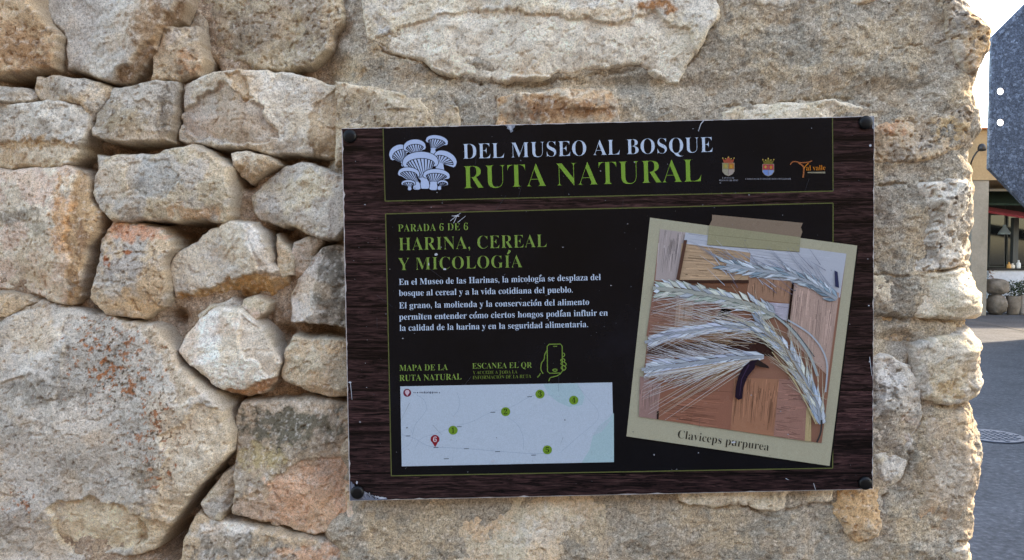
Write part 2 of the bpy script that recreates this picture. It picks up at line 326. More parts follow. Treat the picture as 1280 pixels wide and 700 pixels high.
# fresh breaks and scars: outline, depth in mm, colour of the broken stone
FLAKES = {
 (-113,402): [([(215,562),(206,540),(236,525),(262,498),(288,512),(310,540),(300,578),(228,655),(196,642),(205,600)],3.5,(204,186,156)),([(52,640),(75,630),(100,625),(140,628),(165,645),(182,672),(160,692),(90,708),(55,690)],8,(208,192,160)),([(168,642),(202,655),(225,655),(190,705),(158,702)],5,(200,182,150)),([(-10,402),(28,388),(45,384),(80,430),(72,500),(55,500),(30,470),(-10,480)],-4,(192,184,170)),([(150,404),(200,408),(232,450),(262,485),(235,505),(205,440)],1.5,(190,170,142))],
 (222,100): [([(222,132),(285,104),(330,135),(345,174),(300,182),(240,170),(214,156)],5,(186,176,162)),([(388,132),(427,108),(445,200),(384,192)],2,(164,142,112)),([(288,95),(306,92),(322,125),(312,128)],4,(186,156,116))],
 (36,-84): [([(197,40),(240,-20),(232,20),(197,45),(193,62),(158,104),(138,99)],9,(136,108,78))],
 (215,318): [([(205,374),(250,362),(290,348),(356,335),(362,372),(345,384),(290,380),(235,404),(206,388)],5,(188,150,98)),([(303,274),(320,274),(344,332),(358,345),(330,345)],3,(204,196,182))],
 (401,308): [([(404,304),(385,330),(360,370),(354,406),(386,404),(392,360),(406,308)],5,(192,180,166))],
 (-113,208): [([(95,210),(114,225),(130,262),(122,290),(102,345),(92,384),(76,384),(88,330),(86,280),(92,240)],6,(182,148,104))],
 (258,390): [([(258,476),(300,489),(345,468),(354,480),(310,502),(268,496)],6,(172,130,94)),([(300,392),(336,412),(350,452),(340,470),(310,440)],3,(204,190,168))],
 (292,520): [([(345,592),(380,575),(450,568),(450,678),(330,657),(335,622)],2.5,(194,164,138))],
 (-113,126): [([(-113,180),(40,172),(96,178),(98,198),(75,210),(-113,210)],3,(200,180,146))],
 (455,-84): [([(463,50),(520,28),(600,14),(680,22),(760,32),(815,18),(862,40),(872,75),(846,106),(800,84),(700,98),(600,104),(520,76),(480,63)],4,(214,203,182))],
 (117,193): [([(158,205),(215,200),(235,225),(205,250),(165,242)],2,(166,162,150))],
}
for st in STONES: st['flakes'] = FLAKES.get(st['poly'][0], [])

STEP = 1.12
gx = np.arange(-125, 1420, STEP); gy = np.arange(-95, 795, STEP)
PX, PY = np.meshgrid(gx, gy)                                  # rows = y
WX, _, WZ = unproj(PX, PY, 0.0)                               # unrolled position on the wall's plane
EX = np.interp(PY, EDGE[:, 0], EDGE[:, 1])
EXW = unproj(EX, PY, 0.0)[0] * (1 + RC * .8) - 0.007          # where the end face stands
EXW = EXW + 0.0010 * fbm(PY, PY * 0 + 3.3, 14, 3, .6, 5)

def wrap(H, sl=(slice(None), slice(None))):
    s, z, xe = WX[sl], WZ[sl], EXW[sl]
    a = np.clip((s - (xe - RC)) / RC, 0, pi / 2); over = np.maximum(0, s - (xe - RC) - RC * pi / 2)
    bx = np.where(s < xe - RC, s, xe - RC + RC * np.sin(a)); by = np.where(s < xe - RC, 0, RC - RC * np.cos(a)) + over
    nx, ny = np.sin(a), -np.cos(a)
    return np.stack([bx + nx * H, by + ny * H, z], -1)

wall = empty('stone_wall', (-0.8, 0.25, 0), 'rough limestone rubble wall with lime mortar joints that carries the information sign', 'wall')

# mortar height (m): set back between the stones on the left, nearly flush on the right
m_right = smooth(395, 450, PX + 22 * fbm(PX, PY, 60, 2, .5, 3))
HM = -0.030 * (1 - m_right) + 0.001 * m_right
for (x, y, d, r) in [(66,209,.02,30),(140,180,.02,20),(110,190,.02,14),(200,183,.02,20),(180,280,.02,24),(120,390,.02,14),(210,300,.02,12),(60,385,.02,20),(208,400,.02,12),(350,200,.02,16),(300,375,.02,12),(240,280,.02,16),(300,225,.02,10),(360,300,.02,10),(300,510,.02,14),(440,495,.02,18),(80,98,.034,20),(15,98,.036,22),(120,102,.02,14),(216,150,.03,14),(228,35,.03,16),(118,330,.034,20),(122,270,.034,20),(100,225,.02,14),(235,640,.045,30),(205,690,.05,24),
                     (262,600,.02,12),(395,300,.024,20),(345,285,.022,14),(225,284,.026,24),(420,262,.026,14),(300,186,.024,20),(262,178,.02,18),(250,80,.03,10),(170,178,.012,26),(385,192,.02,20),
                     (280,470,.012,14),(250,475,.02,14),(430,415,.02,12),(400,410,.018,24),(352,420,.014,12),(400,500,.014,24),(30,209,.02,40),(350,84,.012,40),(296,590,.02,8),(335,292,.02,10),(110,158,.02,12),(440,505,.02,16)]:
    HM -= 1.7 * d * np.exp(-(((PX - x) ** 2 + (PY - y) ** 2) / (2 * (r * .62) ** 2)))
# ledges, bands and hollows of the rendered part
for (x, y, d, rx, ry) in [(1000,60,-.004,130,40),(900,110,.004,120,14),(1010,125,.003,140,8),(520,100,.006,90,12),(690,106,.005,120,8),(1120,112,.004,60,12),(1060,90,-.004,60,20),(436,60,.008,10,40),(430,95,.006,30,12),
                         (1125,425,.018,26,14),(1120,215,.004,50,10),(1140,500,.008,10,60),(1000,665,-.003,120,40),(500,680,-.004,60,50),(830,660,-.003,60,40),(1110,650,.002,40,50),(800,105,.006,60,10),(1185,508,.006,30,6),(1100,402,.008,60,7)]:
    HM -= d * np.exp(-(((PX - x) / rx) ** 2 + ((PY - y) / ry) ** 2))
HM += (0.0075 - .0035 * m_right) * fbm(PX, PY, 70, 4, .55, 11) + 0.0008 * fbm(PX, PY, 11, 3, .65, 12) + 0.0009 * np.maximum(0, fbm(PX, PY, 5.5, 2, .6, 13) - .15)
HM += m_right * (0.0022 * ridged(PX, PY * 1.5, 46, 3, 14) * smooth(-.2, .5, fbm(PX, PY, 130, 2, .5, 15)))
HM += 1e-3 * smooth(1110, 1195, PX) * (4.5 * facets(PX + 4 * fbm(PX, PY, 14, 2, .6, 51), PY + 4 * fbm(PX, PY, 14, 2, .6, 52), 25, 61, .7)[0] + 0.7 * facets(PX, PY, 12, 62, 1.3)[0])
HM -= 0.0016 * smooth(.42, .6, fbm(PX, PY, 17, 2, .5, 16))
CRACKS = [([(905,-5),(902,22),(882,48),(862,82),(848,106)], 5, 2.2), ([(560,118),(574,133),(577,152)], 5, 2.4), ([(1115,62),(1140,58),(1160,56),(1185,50)], 4, 1.6), ([(903,132),(950,131),(1000,126),(1045,122),(1085,131)], 5, 2.2),
          ([(1098,232),(1130,230),(1172,226)], 6, 2), ([(1140,425),(1136,455),(1150,500),(1153,530),(1142,568),(1136,590),(1118,612),(1104,622)], 6, 2), ([(1104,622),(1098,650),(1080,675)], 5, 2), ([(1150,503),(1180,506),(1210,504)], 6, 2.2),
          ([(620,122),(619,158)], 4, 1.8), ([(850,626),(900,634),(935,632),(962,644),(1000,632),(1040,629)], 7, 2.6), ([(1185,680),(1215,679)], 5, 2), ([(462,50),(480,64),(520,75),(560,95),(600,106)], 8, 3), ([(600,106),(660,104),(720,98),(790,88)], 4, 2), ([(1085,344),(1150,345),(1200,334)], 5, 2), ([(1090,397),(1150,399),(1205,400)], 6, 2)]
wx = PX + 3 * fbm(PX, PY, 16, 3, .6, 21); wy = PY + 3 * fbm(PX, PY, 16, 3, .6, 22)
for pts, dep, wd in CRACKS:
    xs = [p[0] for p in pts]; ys = [p[1] for p in pts]
    sl = (slice(*np.searchsorted(gy, (min(ys) - 12, max(ys) + 12))), slice(*np.searchsorted(gx, (min(xs) - 12, max(xs) + 12))))
    d = line_d(wx[sl], wy[sl], pts)
    HM[sl] -= dep * 1e-3 * np.exp(-(d / wd) ** 2) * smooth(-.5, .2, fbm(PX[sl], PY[sl], 24, 2, .5, 23))

def under_sign(H, x, y):
    return np.where((x > 415) & (x < 1105) & (y > 138) & (y < 636), np.minimum(H, 0.012), H)
HM += .0015 * smooth(1088, 1125, PX)
HM = np.maximum(under_sign(HM, PX, PY), -.105)

def mixc(c, col, a):
    return c + (np.array(lin(col), np.float32) - c) * np.clip(a, 0, 1)[..., None]

cover = np.zeros(PX.shape, bool)
jobs = []
for k, st in enumerate(STONES):
    poly = st['poly']; xs = [p[0] for p in poly]; ys = [p[1] for p in poly]
    sl = (slice(max(0, np.searchsorted(gy, min(ys) - 16)), np.searchsorted(gy, max(ys) + 16)), slice(max(0, np.searchsorted(gx, min(xs) - 16)), np.searchsorted(gx, max(xs) + 16)))
    x, y = PX[sl], PY[sl]; sd_ = 100 + k * 3
    rnd = random.Random(k * 7 + 1)
    rough = st.get('rough', 1.0); wv = st.get('w', 9)
    x2 = x + 3.2 * fbm(x, y, 34, 3, .55, sd_) ; y2 = y + 3.2 * fbm(x, y, 34, 3, .55, sd_ + 1)
    sd0 = poly_sd(x2, y2, poly) + st.get('g', 1.1); sd = sd0 + 1.1 * fbm(x, y, 6, 2, .6, sd_ + 2) * smooth(-1, 4, sd0); wv = wv * .5 * (1 + .8 * np.clip(fbm(x, y, 28, 2, .5, sd_ + 20), -.8, 1))
    cx, cy = sum(xs) / len(xs), sum(ys) / len(ys); size = min(max(xs) - min(xs), max(ys) - min(ys))
    # quarry face: the lowest of several tilted planes
    top = np.full(x.shape, 9.0)
    for i in range(7):
        a = rnd.uniform(0, 2 * pi); sl_ = rnd.uniform(.08, .34); off = rnd.uniform(.05, .40) * size
        top = np.minimum(top, 2.5 * rnd.random() - sl_ * ((x - cx + 4 * fbm(x, y, 30, 2, .5, sd_ + i)) * cos(a) + (y - cy) * sin(a) - off))
    top = np.maximum(top, -st.get('floor', 16 if cx < 440 else 5))
    wxx = x + 5 * fbm(x, y, 22, 3, .6, sd_ + 3); wyy = y + 5 * fbm(x, y, 22, 3, .6, sd_ + 4)
    for (x0, y0, x1, y1, s_) in st.get('cuts', []):
        L = math.hypot(x1 - x0, y1 - y0); d = ((x1 - x0) * (wyy - y0) - (y1 - y0) * (wxx - x0)) / L
        top -= s_ * np.clip(d, 0, 60)
    n1 = fbm(x, y, 58, 3, .5, sd_ + 5); n2 = fbm(wxx, wyy, 20, 4, .6, sd_ + 6); rd = ridged(wxx, wyy * (1 + 1.6 * st.get('bed', .3)), 38, 3, sd_ + 7); n3 = fbm(x, y, 5, 2, .7, sd_ + 8)
    fa, ft = facets(x + 9 * fbm(x, y, 26, 3, .55, sd_ + 21), y + 9 * fbm(x, y, 26, 3, .55, sd_ + 22), max(26, min(60, size * .5)), k, rnd.uniform(0, 3))
    fb, fu = facets(x + 4 * fbm(x, y, 10, 3, .6, sd_ + 23), y + 4 * fbm(x, y, 10, 3, .6, sd_ + 24), 17, k + 50, rnd.uniform(0, 3))
    fresh = np.zeros(x.shape)
    c = np.empty(x.shape + (3,), np.float32); c[:] = lin(st['c1'])
    c = mixc(c, st['c2'], smooth(-.25, .3, fbm(x, y, 46, 4, .6, sd_ + 11)))
    for (fp, dep, fc) in st.get('flakes', []):
        fs = poly_sd(wxx, wyy, fp); mk = smooth(-1.2, 1.6, fs)
        top -= mk * (dep * (1 - .5 * smooth(0, 40, fs)) + 1.2 * np.abs(fbm(x, y, 26, 2, .5, sd_ + 30)))
        c = mixc(c, fc, .92 * mk); c = mixc(c, tuple(v * .9 for v in fc), .8 * mk * smooth(-.1, .35, fbm(x, y, 24, 3, .6, sd_ + 31)))
        fresh = np.maximum(fresh, mk)
    rgh = rough * (1 - .45 * fresh) * (.25 + .75 * smooth(-1, 4, sd0))
    top += 1.6 * n1 + 5.6 * fa + (0.5 + .6 * rough) * 1.25 * fb + rgh * (.42 * n2 + .30 * rd + .24 * n3)
    # conchoidal scars with crisp lips
    sc_n = fbm(wxx, wyy, 44, 2, .5, sd_ + 9); top -= rough * 2.0 * smooth(.16, .20, sc_n) * (0.4 + n1)
    top -= 1.6 * rough * smooth(.40, .55, fbm(x, y, 9, 2, .6, sd_ + 10))           # pits
    e = np.clip(sd / wv, 0, 1); bev = 1 - np.sqrt(np.clip(1 - (1 - e) ** 2, 0, 1))
    emb = cx > 440 and cx - 660 > 60 or cy > 560 and cx > 440                                                                  # set in render: chamfered, hardly proud of it
    if emb: bev = .55 * bev + .45 * (1 - e)
    zone = smooth(1120, 1200, x)
    if emb: top += zone * (5 * facets(wxx, wyy, 34, k + 90, .4)[0] + 0.6 * facets(wxx, wyy, 11, k + 91, 1.1)[0])
    H = st['h'] - (1 * (cx > 1000) if emb else 0) + top - bev * ((4 if emb else 6) + (.3 if emb else .5) * wv) - np.maximum(0, -sd0) * 13
    H = under_sign(H * 1e-3, x, y)
    # mineral stains and darker edge strips
    for (ax, ay, rx, ry, pc, stg) in st.get('pat', []):
        q = np.sqrt(((wxx - ax) / rx) ** 2 + ((wyy - ay) / ry) ** 2)
        c = mixc(c, pc, stg * smooth(1.15, .45, q + .55 * fbm(x, y, 15, 4, .65, sd_ + int(ax) % 17)))
    g = fbm(x, y, 9, 4, .75, sd_ + 12)                                               # grey weathering crust in flecks
    wth = smooth(-.15, .35, fbm(x, y, 50, 3, .6, sd_ + 25)); c = mixc(c, DARK, .40 * smooth(.22, .75, g) * rough * (.15 + wth) * (1 - .8 * fresh)); c *= (1 + .07 * ft + .05 * fu)[..., None]
    c = mixc(c, WHITE, .35 * smooth(.25, .8, fbm(x, y, 7, 3, .7, sd_ + 13)))
    c = mixc(c, (190, 162, 126), .35 * smooth(.2, .6, fbm(x, y, 80, 4, .6, sd_ + 14)))
    for (ax, ay, rx, ry) in st.get('lichen', []):
        q = np.sqrt(((wxx - ax) / rx) ** 2 + ((wyy - ay) / ry) ** 2)
        sp = fbm(x, y, 9, 4, .7, 77) + .25 * fbm(x, y, 20, 2, .5, 78)
        c = mixc(c, (160, 102, 62), .85 * smooth(.10, .26, sp - .5 * q + .08)); c = mixc(c, (92, 78, 60), .7 * smooth(.2, .4, fbm(x, y, 5, 2, .6, 79) - .3 * q + .02))
    c *= (1 + .16 * smooth(-2, 5, sd) * np.clip(fbm(x, y, 3.0, 2, .8, sd_ + 15), -1, 1))[..., None]
    fl_ = smooth(3.5, -1.5, sd0) * (cx < 440); c = mixc(c, BROWN, .75 * fl_)                    # flank of the stone, browner towards the joint
    lum = (c @ np.array([.3, .55, .15], np.float32))[..., None] * np.array([1.06, .98, .92], np.float32)
    c = np.minimum((c + (lum - c) * .14) * np.array([1.27, 1.22, 1.19], np.float32), .85)
    vis = H > HM[sl] - 0.005
    jobs.append((sl, H, c, vis, st))
    core = (sd > 9) & (H > HM[sl] + 0.012)
    cover[sl] |= core

def grid_mesh(name, V, C, keepq, mat, parent):
    h, w_ = V.shape[:2]
    idx = np.arange(h * w_).reshape(h, w_)
    q = np.stack([idx[1:, :-1], idx[1:, 1:], idx[:-1, 1:], idx[:-1, :-1]], -1)[keepq]
    used = np.unique(q); re = np.full(h * w_, -1, np.int64); re[used] = np.arange(len(used))
    return np_mesh(name, V.reshape(-1, 3)[used], re[q], mat, parent, C.reshape(-1, 3)[used])

for sl, H, c, vis, st in jobs:
    kq = vis[1:, :-1] | vis[1:, 1:] | vis[:-1, 1:] | vis[:-1, :-1]
    o = grid_mesh('stone', wrap(H, sl), c, kq, M_STONE, wall)

cm = np.empty(PX.shape + (3,), np.float32); cm[:] = lin(MORT)
cm = mixc(cm, (172, 158, 136), smooth(-.2, .4, fbm(PX, PY, 90, 4, .6, 31)))
cm = mixc(cm, (142, 137, 126), .8 * smooth(.0, .4, fbm(PX, PY, 60, 4, .65, 32)))
cm = mixc(cm, (160, 138, 118), .8 * smooth(430, 380, PX))
cm = mixc(cm, WHITE, .4 * smooth(.35, .7, fbm(PX, PY, 6, 3, .7, 33)))
cm = mixc(cm, (94, 88, 78), .5 * smooth(.35, .8, fbm(PX, PY, 6, 3, .75, 34)))
cm = mixc(cm, (172, 150, 122), .35 * smooth(.3, .6, fbm(PX, PY, 44, 3, .6, 35)))
cm *= (1 + .25 * np.clip(fbm(PX, PY, 3.2, 2, .8, 36), -1, 1))[..., None]
cm = np.minimum(cm * np.array([1.20, 1.12, 1.04], np.float32), .8)
ncov = ~(cover[1:, :-1] & cover[1:, 1:] & cover[:-1, 1:] & cover[:-1, :-1])
grid_mesh('mortar', wrap(HM), cm, ncov, M_MORTAR, wall)

# the wall beyond the close view: the same rubble, coarser, with joints between the stones, round the end as well
cs = np.arange(-2.6, 0.86, 0.0085); czs = np.arange(0, 2.42, 0.0085)
CX, CZ = np.meshgrid(cs, czs)
rw = np.random.RandomState(12); d1 = np.full(CX.shape, 9.0); d2 = np.full(CX.shape, 9.0); cid = np.zeros(CX.shape, int)
wxc = CX + .018 * fbm(CX, CZ, .12, 3, .55, 44); wzc = CZ + .018 * fbm(CX, CZ, .12, 3, .55, 45); n_ = 0
for row in range(15):
    xx = -2.7 + rw.rand() * .2
    while xx < 0.95:
        px_, pz_ = xx + rw.uniform(-.03, .03), .08 + row * .165 + rw.uniform(-.04, .04)
        d = np.hypot((wxc - px_) * .78, (wzc - pz_) * 1.15); cid = np.where(d < d1, n_, cid); d2 = np.where(d < d1, d1, np.minimum(d2, d)); d1 = np.minimum(d1, d); n_ += 1; xx += rw.uniform(.16, .34)
jt = d2 - d1; up = smooth(.004, .020, jt)
ton = rw.rand(n_)[cid]; prot = (rw.rand(n_)[cid] - .5) * .016
hh = (up - 1) * .028 + up * (prot + .010 * fbm(CX, CZ, .10, 4, .55, 41) + .006 * facets(CX * 1000 + 8 * fbm(CX, CZ, .03, 2, .5, 46), CZ * 1000, 42, 5, .5)[0]) + .002 * fbm(CX, CZ, .02, 2, .6, 47)
b_lo = float(unproj(0, 795)[2]); b_hi = float(unproj(0, -95)[2]); b_x = float(unproj(-125, 350)[0])
inn = (CX > b_x + .012) & (CZ > b_lo + .012) & (CZ < b_hi - .012)
near = smooth(b_x - .05, b_x - .01, CX) * smooth(b_lo - .05, b_lo - .01, CZ) * smooth(b_hi + .05, b_hi + .01, CZ)
hh = hh * (1 - near) + np.minimum(hh, -.034) * near
xe = np.full(CX.shape, float(np.median(EXW))) + .006 * fbm(CZ, CZ * 0 + 1.7, .2, 3, .6, 48)
a_ = np.clip((CX - (xe - RC)) / RC, 0, pi / 2); ov = np.maximum(0, CX - (xe - RC) - RC * pi / 2)
CV = np.stack([np.where(CX < xe - RC, CX, xe - RC + RC * np.sin(a_)) + np.sin(a_) * hh, np.where(CX < xe - RC, 0, RC - RC * np.cos(a_)) + ov - np.cos(a_) * hh, CZ], -1)
cc = np.empty(CX.shape + (3,), np.float32); cc[:] = lin(MORT)
cc = mixc(cc, PALE, up * (ton < .35)); cc = mixc(cc, TAN, up * ((ton >= .35) & (ton < .55))); cc = mixc(cc, GREY, up * ((ton >= .55) & (ton < .8))); cc = mixc(cc, BROWN, up * (ton >= .8))
cc = mixc(cc, BROWN, .6 * smooth(0, .4, fbm(CX, CZ, .08, 4, .65, 43))); cc *= np.array([1.2, 1.15, 1.08], np.float32)
kq = ~(inn[1:, :-1] & inn[1:, 1:] & inn[:-1, 1:] & inn[:-1, :-1])
grid_mesh('rubble_face', CV, cc, kq, M_STONE, wall)
mb = MB(); mb.col = lin(SAND); mb.box((-2.6, 0.13, 0), (0.545, 0.62, 2.4)); mb.build('wall_core', M_MORTAR, wall, col=True)

# ------------------------------------------------------------------ the information sign
SY = -0.024                                                   # its printed face
BRT = 0.70
def ink(r, g, b): return lin((r, g, b), BRT)
sign = empty('information_sign', P(760, 620, SY + .004), 'dark wood-patterned information sign with mushroom emblem, map and taped photo print on the stone wall', 'sign')

def print_mat(name):
    m, t, b = mat(name, rough=0.26, spec=0.16)
    at = N(t, 'ShaderNodeAttribute'); at.attribute_name = 'Col'
    n = noise(t, coords(t), 1300, 2, .5); g = ramp(t, n, [(.3, (.86,) * 3), (.7, (1.1,) * 3)])
    t.links.new(mulc(t, at.outputs['Color'], g), b.inputs['Base Color'])
    n2 = noise(t, coords(t), 12, 4, .6); r = ramp(t, n2, [(.3, (.18,) * 3), (.7, (.36,) * 3)]); t.links.new(r, b.inputs['Roughness'])
    return m
M_PRINT = print_mat('printed_film')

def plank_mat():
    m, t, b = mat('dark_plank_print', rough=0.26, spec=0.16)
    tc = N(t, 'ShaderNodeTexCoord'); sx = N(t, 'ShaderNodeSeparateXYZ'); t.links.new(tc.outputs['Object'], sx.inputs[0])
    def mth(op, a, b_=None):
        n_ = N(t, 'ShaderNodeMath'); n_.operation = op
        for i_, q_ in ((0, a), (1, b_)):
            if q_ is None: continue
            if isinstance(q_, float): n_.inputs[i_].default_value = q_
            else: t.links.new(q_, n_.inputs[i_])
        return n_.outputs[0]
    zz = mth('DIVIDE', mth('ADD', sx.outputs[2], .013), .0515); row = mth('FLOOR', zz); fr_ = mth('FRACT', zz)
    wn = N(t, 'ShaderNodeTexWhiteNoise'); wn.noise_dimensions = '1D'; t.links.new(row, wn.inputs['W'])
    cb = N(t, 'ShaderNodeCombineXYZ'); t.links.new(mth('ADD', sx.outputs[0], mth('MULTIPLY', row, 3.7)), cb.inputs[0]); t.links.new(sx.outputs[2], cb.inputs[2])
    mp = N(t, 'ShaderNodeMapping'); mp.inputs['Scale'].default_value = (13, 13, 150); t.links.new(cb.outputs[0], mp.inputs[0])
    mp2 = N(t, 'ShaderNodeMapping'); mp2.inputs['Scale'].default_value = (3, 3, 60); t.links.new(cb.outputs[0], mp2.inputs[0])
    g = noise(t, mp.outputs[0], 2.2, 8, .7, 1.2); st = noise(t, mp2.outputs[0], 1.0, 4, .6, .8)
    c = ramp(t, g, [(.32, lin((5, 4, 6))), (.45, lin((34, 23, 24))), (.57, lin((72, 50, 50))), (.8, lin((120, 93, 87)))])
    s2 = ramp(t, st, [(.36, (.12,) * 3), (.45, (.7,) * 3), (.7, (1.1, 1.05, 1.05))])
    c = mulc(t, c, s2)
    c = mulc(t, c, ramp(t, wn.outputs['Value'], [(0, (.62,) * 3), (1, (1.35, 1.28, 1.28))])); c = mulc(t, c, ramp(t, fr_, [(0, (.1,) * 3), (.035, (.25,) * 3), (.07, (1, 1, 1)), (1, (1, 1, 1))]))
    v = noise(t, coords(t), 5, 3, .6); c = mulc(t, c, ramp(t, v, [(.3, (.55,) * 3), (.7, (1.15,) * 3)]))
    t.links.new(c, b.inputs['Base Color'])
    return m
M_PLANK = plank_mat()

def sheen_black():
    m, t, b = mat('black_film', lin((13, 12, 16)), rough=0.26, spec=0.16)
    n = noise(t, coords(t), 9, 5, .65); t.links.new(ramp(t, n, [(.35, lin((6, 7, 10))), (.6, lin((11, 12, 17))), (.8, lin((20, 21, 29)))]), b.inputs['Base Color'])
    return m
M_BLACK = sheen_black()

LAY = [0]
class INK:
    """flat printed shapes given in photo pixels on the sign's face; each shape lies a hair above the one before"""
    def __init__(s, level, dz=2e-6): s.mb = MB(); s.y = SY - level * 0.00012; s.dz = dz
    def poly(s, pts, c):
        s.mb.col = c; s.mb.add([P(x, y, s.y) for x, y in pts], [tuple(range(len(pts)))[::-1]]); s.y -= s.dz
    def line(s, pts, wd, c, taper=None):
        n = len(pts); L, R = [], []
        for i, (x, y) in enumerate(pts):
            ax, ay = pts[max(i - 1, 0)]; bx, by = pts[min(i + 1, n - 1)]
            d = math.hypot(bx - ax, by - ay) or 1; nx, ny = -(by - ay) / d, (bx - ax) / d
            h = wd / 2 * (1 if taper is None else 1 + (taper - 1) * i / (n - 1))
            L.append((x + nx * h, y + ny * h)); R.append((x - nx * h, y - ny * h))
        s.mb.col = c; vs = [P(x, y, s.y) for x, y in L + R]
        s.mb.add(vs, [(i, i + 1, n + i + 1, n + i) for i in range(n - 1)]); s.y -= s.dz
    def ell(s, cx, cy, rx, ry, c, rot=0, a0=0, a1=2 * pi, n=24):
        full = abs(a1 - a0 - 2 * pi) < 1e-6; cr, sr = cos(rot), sin(rot)
        s.poly([(cx + cr * rx * cos(a) - sr * ry * sin(a), cy + sr * rx * cos(a) + cr * ry * sin(a)) for a in [a0 + (a1 - a0) * i / (n if full else n - 1) for i in range(n)]], c)
    def build(s, name, mat=None, parent=None):
        o = s.mb.build(name, mat or M_PRINT, parent or sign, col=True); return o

# board: aluminium sheet, slightly uneven printed corners
CORN = [(427, 160.5), (1093, 145), (1091, 611.5), (437, 626)]
def bil(c, u, v):
    x = (1 - u) * (1 - v) * c[0][0] + u * (1 - v) * c[1][0] + u * v * c[2][0] + (1 - u) * v * c[3][0]
    y = (1 - u) * (1 - v) * c[0][1] + u * (1 - v) * c[1][1] + u * v * c[2][1] + (1 - u) * v * c[3][1]
    return x, y
M_ALU = mat('raw_aluminium_edge', lin((206, 206, 210)), .4, .6)[0]
mb = MB(); fr = [P(x, y, SY + .0002) for x, y in CORN]; bk = [(a, b + .004, c) for a, b, c in fr]
mb.add(fr + bk, [(3, 2, 1, 0), (4, 5, 6, 7), (0, 1, 5, 4), (1, 2, 6, 5), (2, 3, 7, 6), (3, 0, 4, 7)]); mb.build('board', M_ALU, sign)
rr = random.Random(5)
edge = []
for i in range(4):                                            # the film stops a hair short of the edge and has flaked along it
    a, b = CORN[i], CORN[(i + 1) % 4]; n = 90
    for j in range(n):
        u = j / n; x = a[0] + (b[0] - a[0]) * u; y = a[1] + (b[1] - a[1]) * u
        ins = (.55, .35, .5, .8)[i] + max(0, rr.gauss(-.1, .55)); nx, ny = [(0, 1), (-1, 0), (0, -1), (1, 0)][i]
        edge.append((x + nx * ins, y + ny * ins))
k = INK(0); k.poly(edge, (1, 1, 1)); o = k.mb.build('plank_print', M_PLANK, sign)
# the two black panels with olive lines
OLIVE = ink(104, 108, 62)
TOPB = [(478.8, 160.4), (1040.6, 147), (1041.4, 238.8), (481.4, 251.4)]
LOWB = [(482, 267.4), (1041.4, 253.8), (1040.8, 585.2), (489.2, 594.8)]
k = INK(1); k.poly(TOPB, (1, 1, 1)); k.poly(LOWB, (1, 1, 1)); k.mb.build('black_panel_print', M_BLACK, sign)
k = INK(2)
k.line([TOPB[0], TOPB[3]], 1.1, OLIVE); k.line([TOPB[3], TOPB[2]], 1.3, OLIVE); k.line([TOPB[2], TOPB[1]], 1.1, OLIVE)
for i in range(4): k.line([LOWB[i], LOWB[(i + 1) % 4]], 1.3, OLIVE)
k.build('panel_outline')

# lettering -------------------------------------------------------
def bold(s):
    acc = {'í': 'i', 'ó': 'o', 'Í': 'I', 'Ó': 'O'}
    o = ''
    for c in s:
        c = acc.get(c, c)
        if 'A' <= c <= 'Z': o += chr(0x1D400 + ord(c) - 65)
        elif 'a' <= c <= 'z': o += chr(0x1D41A + ord(c) - 97)
        elif '0' <= c <= '9': o += chr(0x1D7CE + ord(c) - 48)
        else: o += c
    return o
def text_mesh(body, off, spacing=1.0, word=1.0):
    cu = bpy.data.curves.new('t', 'FONT'); cu.body = body; cu.offset = off; cu.resolution_u = 6; cu.space_character = spacing; cu.space_word = word
    ob = bpy.data.objects.new('t', cu); COL.objects.link(ob)
    dg = bpy.context.evaluated_depsgraph_get(); dg.update()
    me = bpy.data.meshes.new_from_object(ob.evaluated_get(dg))
    V = np.empty(len(me.vertices) * 3, np.float32); me.vertices.foreach_get('co', V); V = V.reshape(-1, 3).copy()
    Fs = [tuple(p.vertices) for p in me.polygons]
    bpy.data.objects.remove(ob); bpy.data.curves.remove(cu); bpy.data.meshes.remove(me)
    return V, Fs
V_, _ = text_mesh(bold('H'), 0); CAPH = float(V_[:, 1].max())
def letter(k, s, p0, p1, h, c, off=-.012, spacing=1.0, raw=False, word=1.0):
    V, Fs = text_mesh(s if raw else bold(s), off, spacing, word)
    x0, x1 = V[:, 0].min(), V[:, 0].max(); L = math.hypot(p1[0] - p0[0], p1[1] - p0[1])
    dx, dy = (p1[0] - p0[0]) / L, (p1[1] - p0[1]) / L
    u = (V[:, 0] - x0) / (x1 - x0) * L; v = V[:, 1] / CAPH * h
    X, _, Z = unproj(p0[0] + u * dx + v * dy, p0[1] + u * dy - v * dx, k.y)
    k.mb.col = c; k.mb.add([(float(a), k.y, float(b)) for a, b in zip(X, Z)], [f for f in Fs])
    if not raw:
        for i, ch in enumerate(s):                            # acute accents
            if ch in 'íóÍÓ':
                Va, _ = text_mesh(bold(s[:i]) + '|' if i else '|', off, spacing, word); Vb, _ = text_mesh(bold(s[:i + 1]), off, spacing, word)
                a0 = (Va[:, 0].max() if i else 0); a1 = Vb[:, 0].max(); m = ((a0 + a1) / 2 - x0) / (x1 - x0) * L
                top = h * (1.08 if ch in 'ÍÓ' else .78); g = .30 * h
                q = lambda uu, vv: (p0[0] + uu * dx + vv * dy, p0[1] + uu * dy - vv * dx)
                k.line([q(m - .05 * h, top), q(m + .16 * h, top + g)], h * .10, c, taper=2.2)
    k.y -= k.dz
LIME, WHT, LIM2 = ink(132, 172, 66), ink(206, 222, 242), ink(134, 164, 78)
k = INK(3); letter(k, 'DEL MUSEO AL BOSQUE', (578.6, 198.8), (891, 190), 19, WHT, -.013); letter(k, 'RUTA NATURAL', (579.5, 235.8), (877, 227), 28.5, LIME, -.014); k.build('title_lettering')
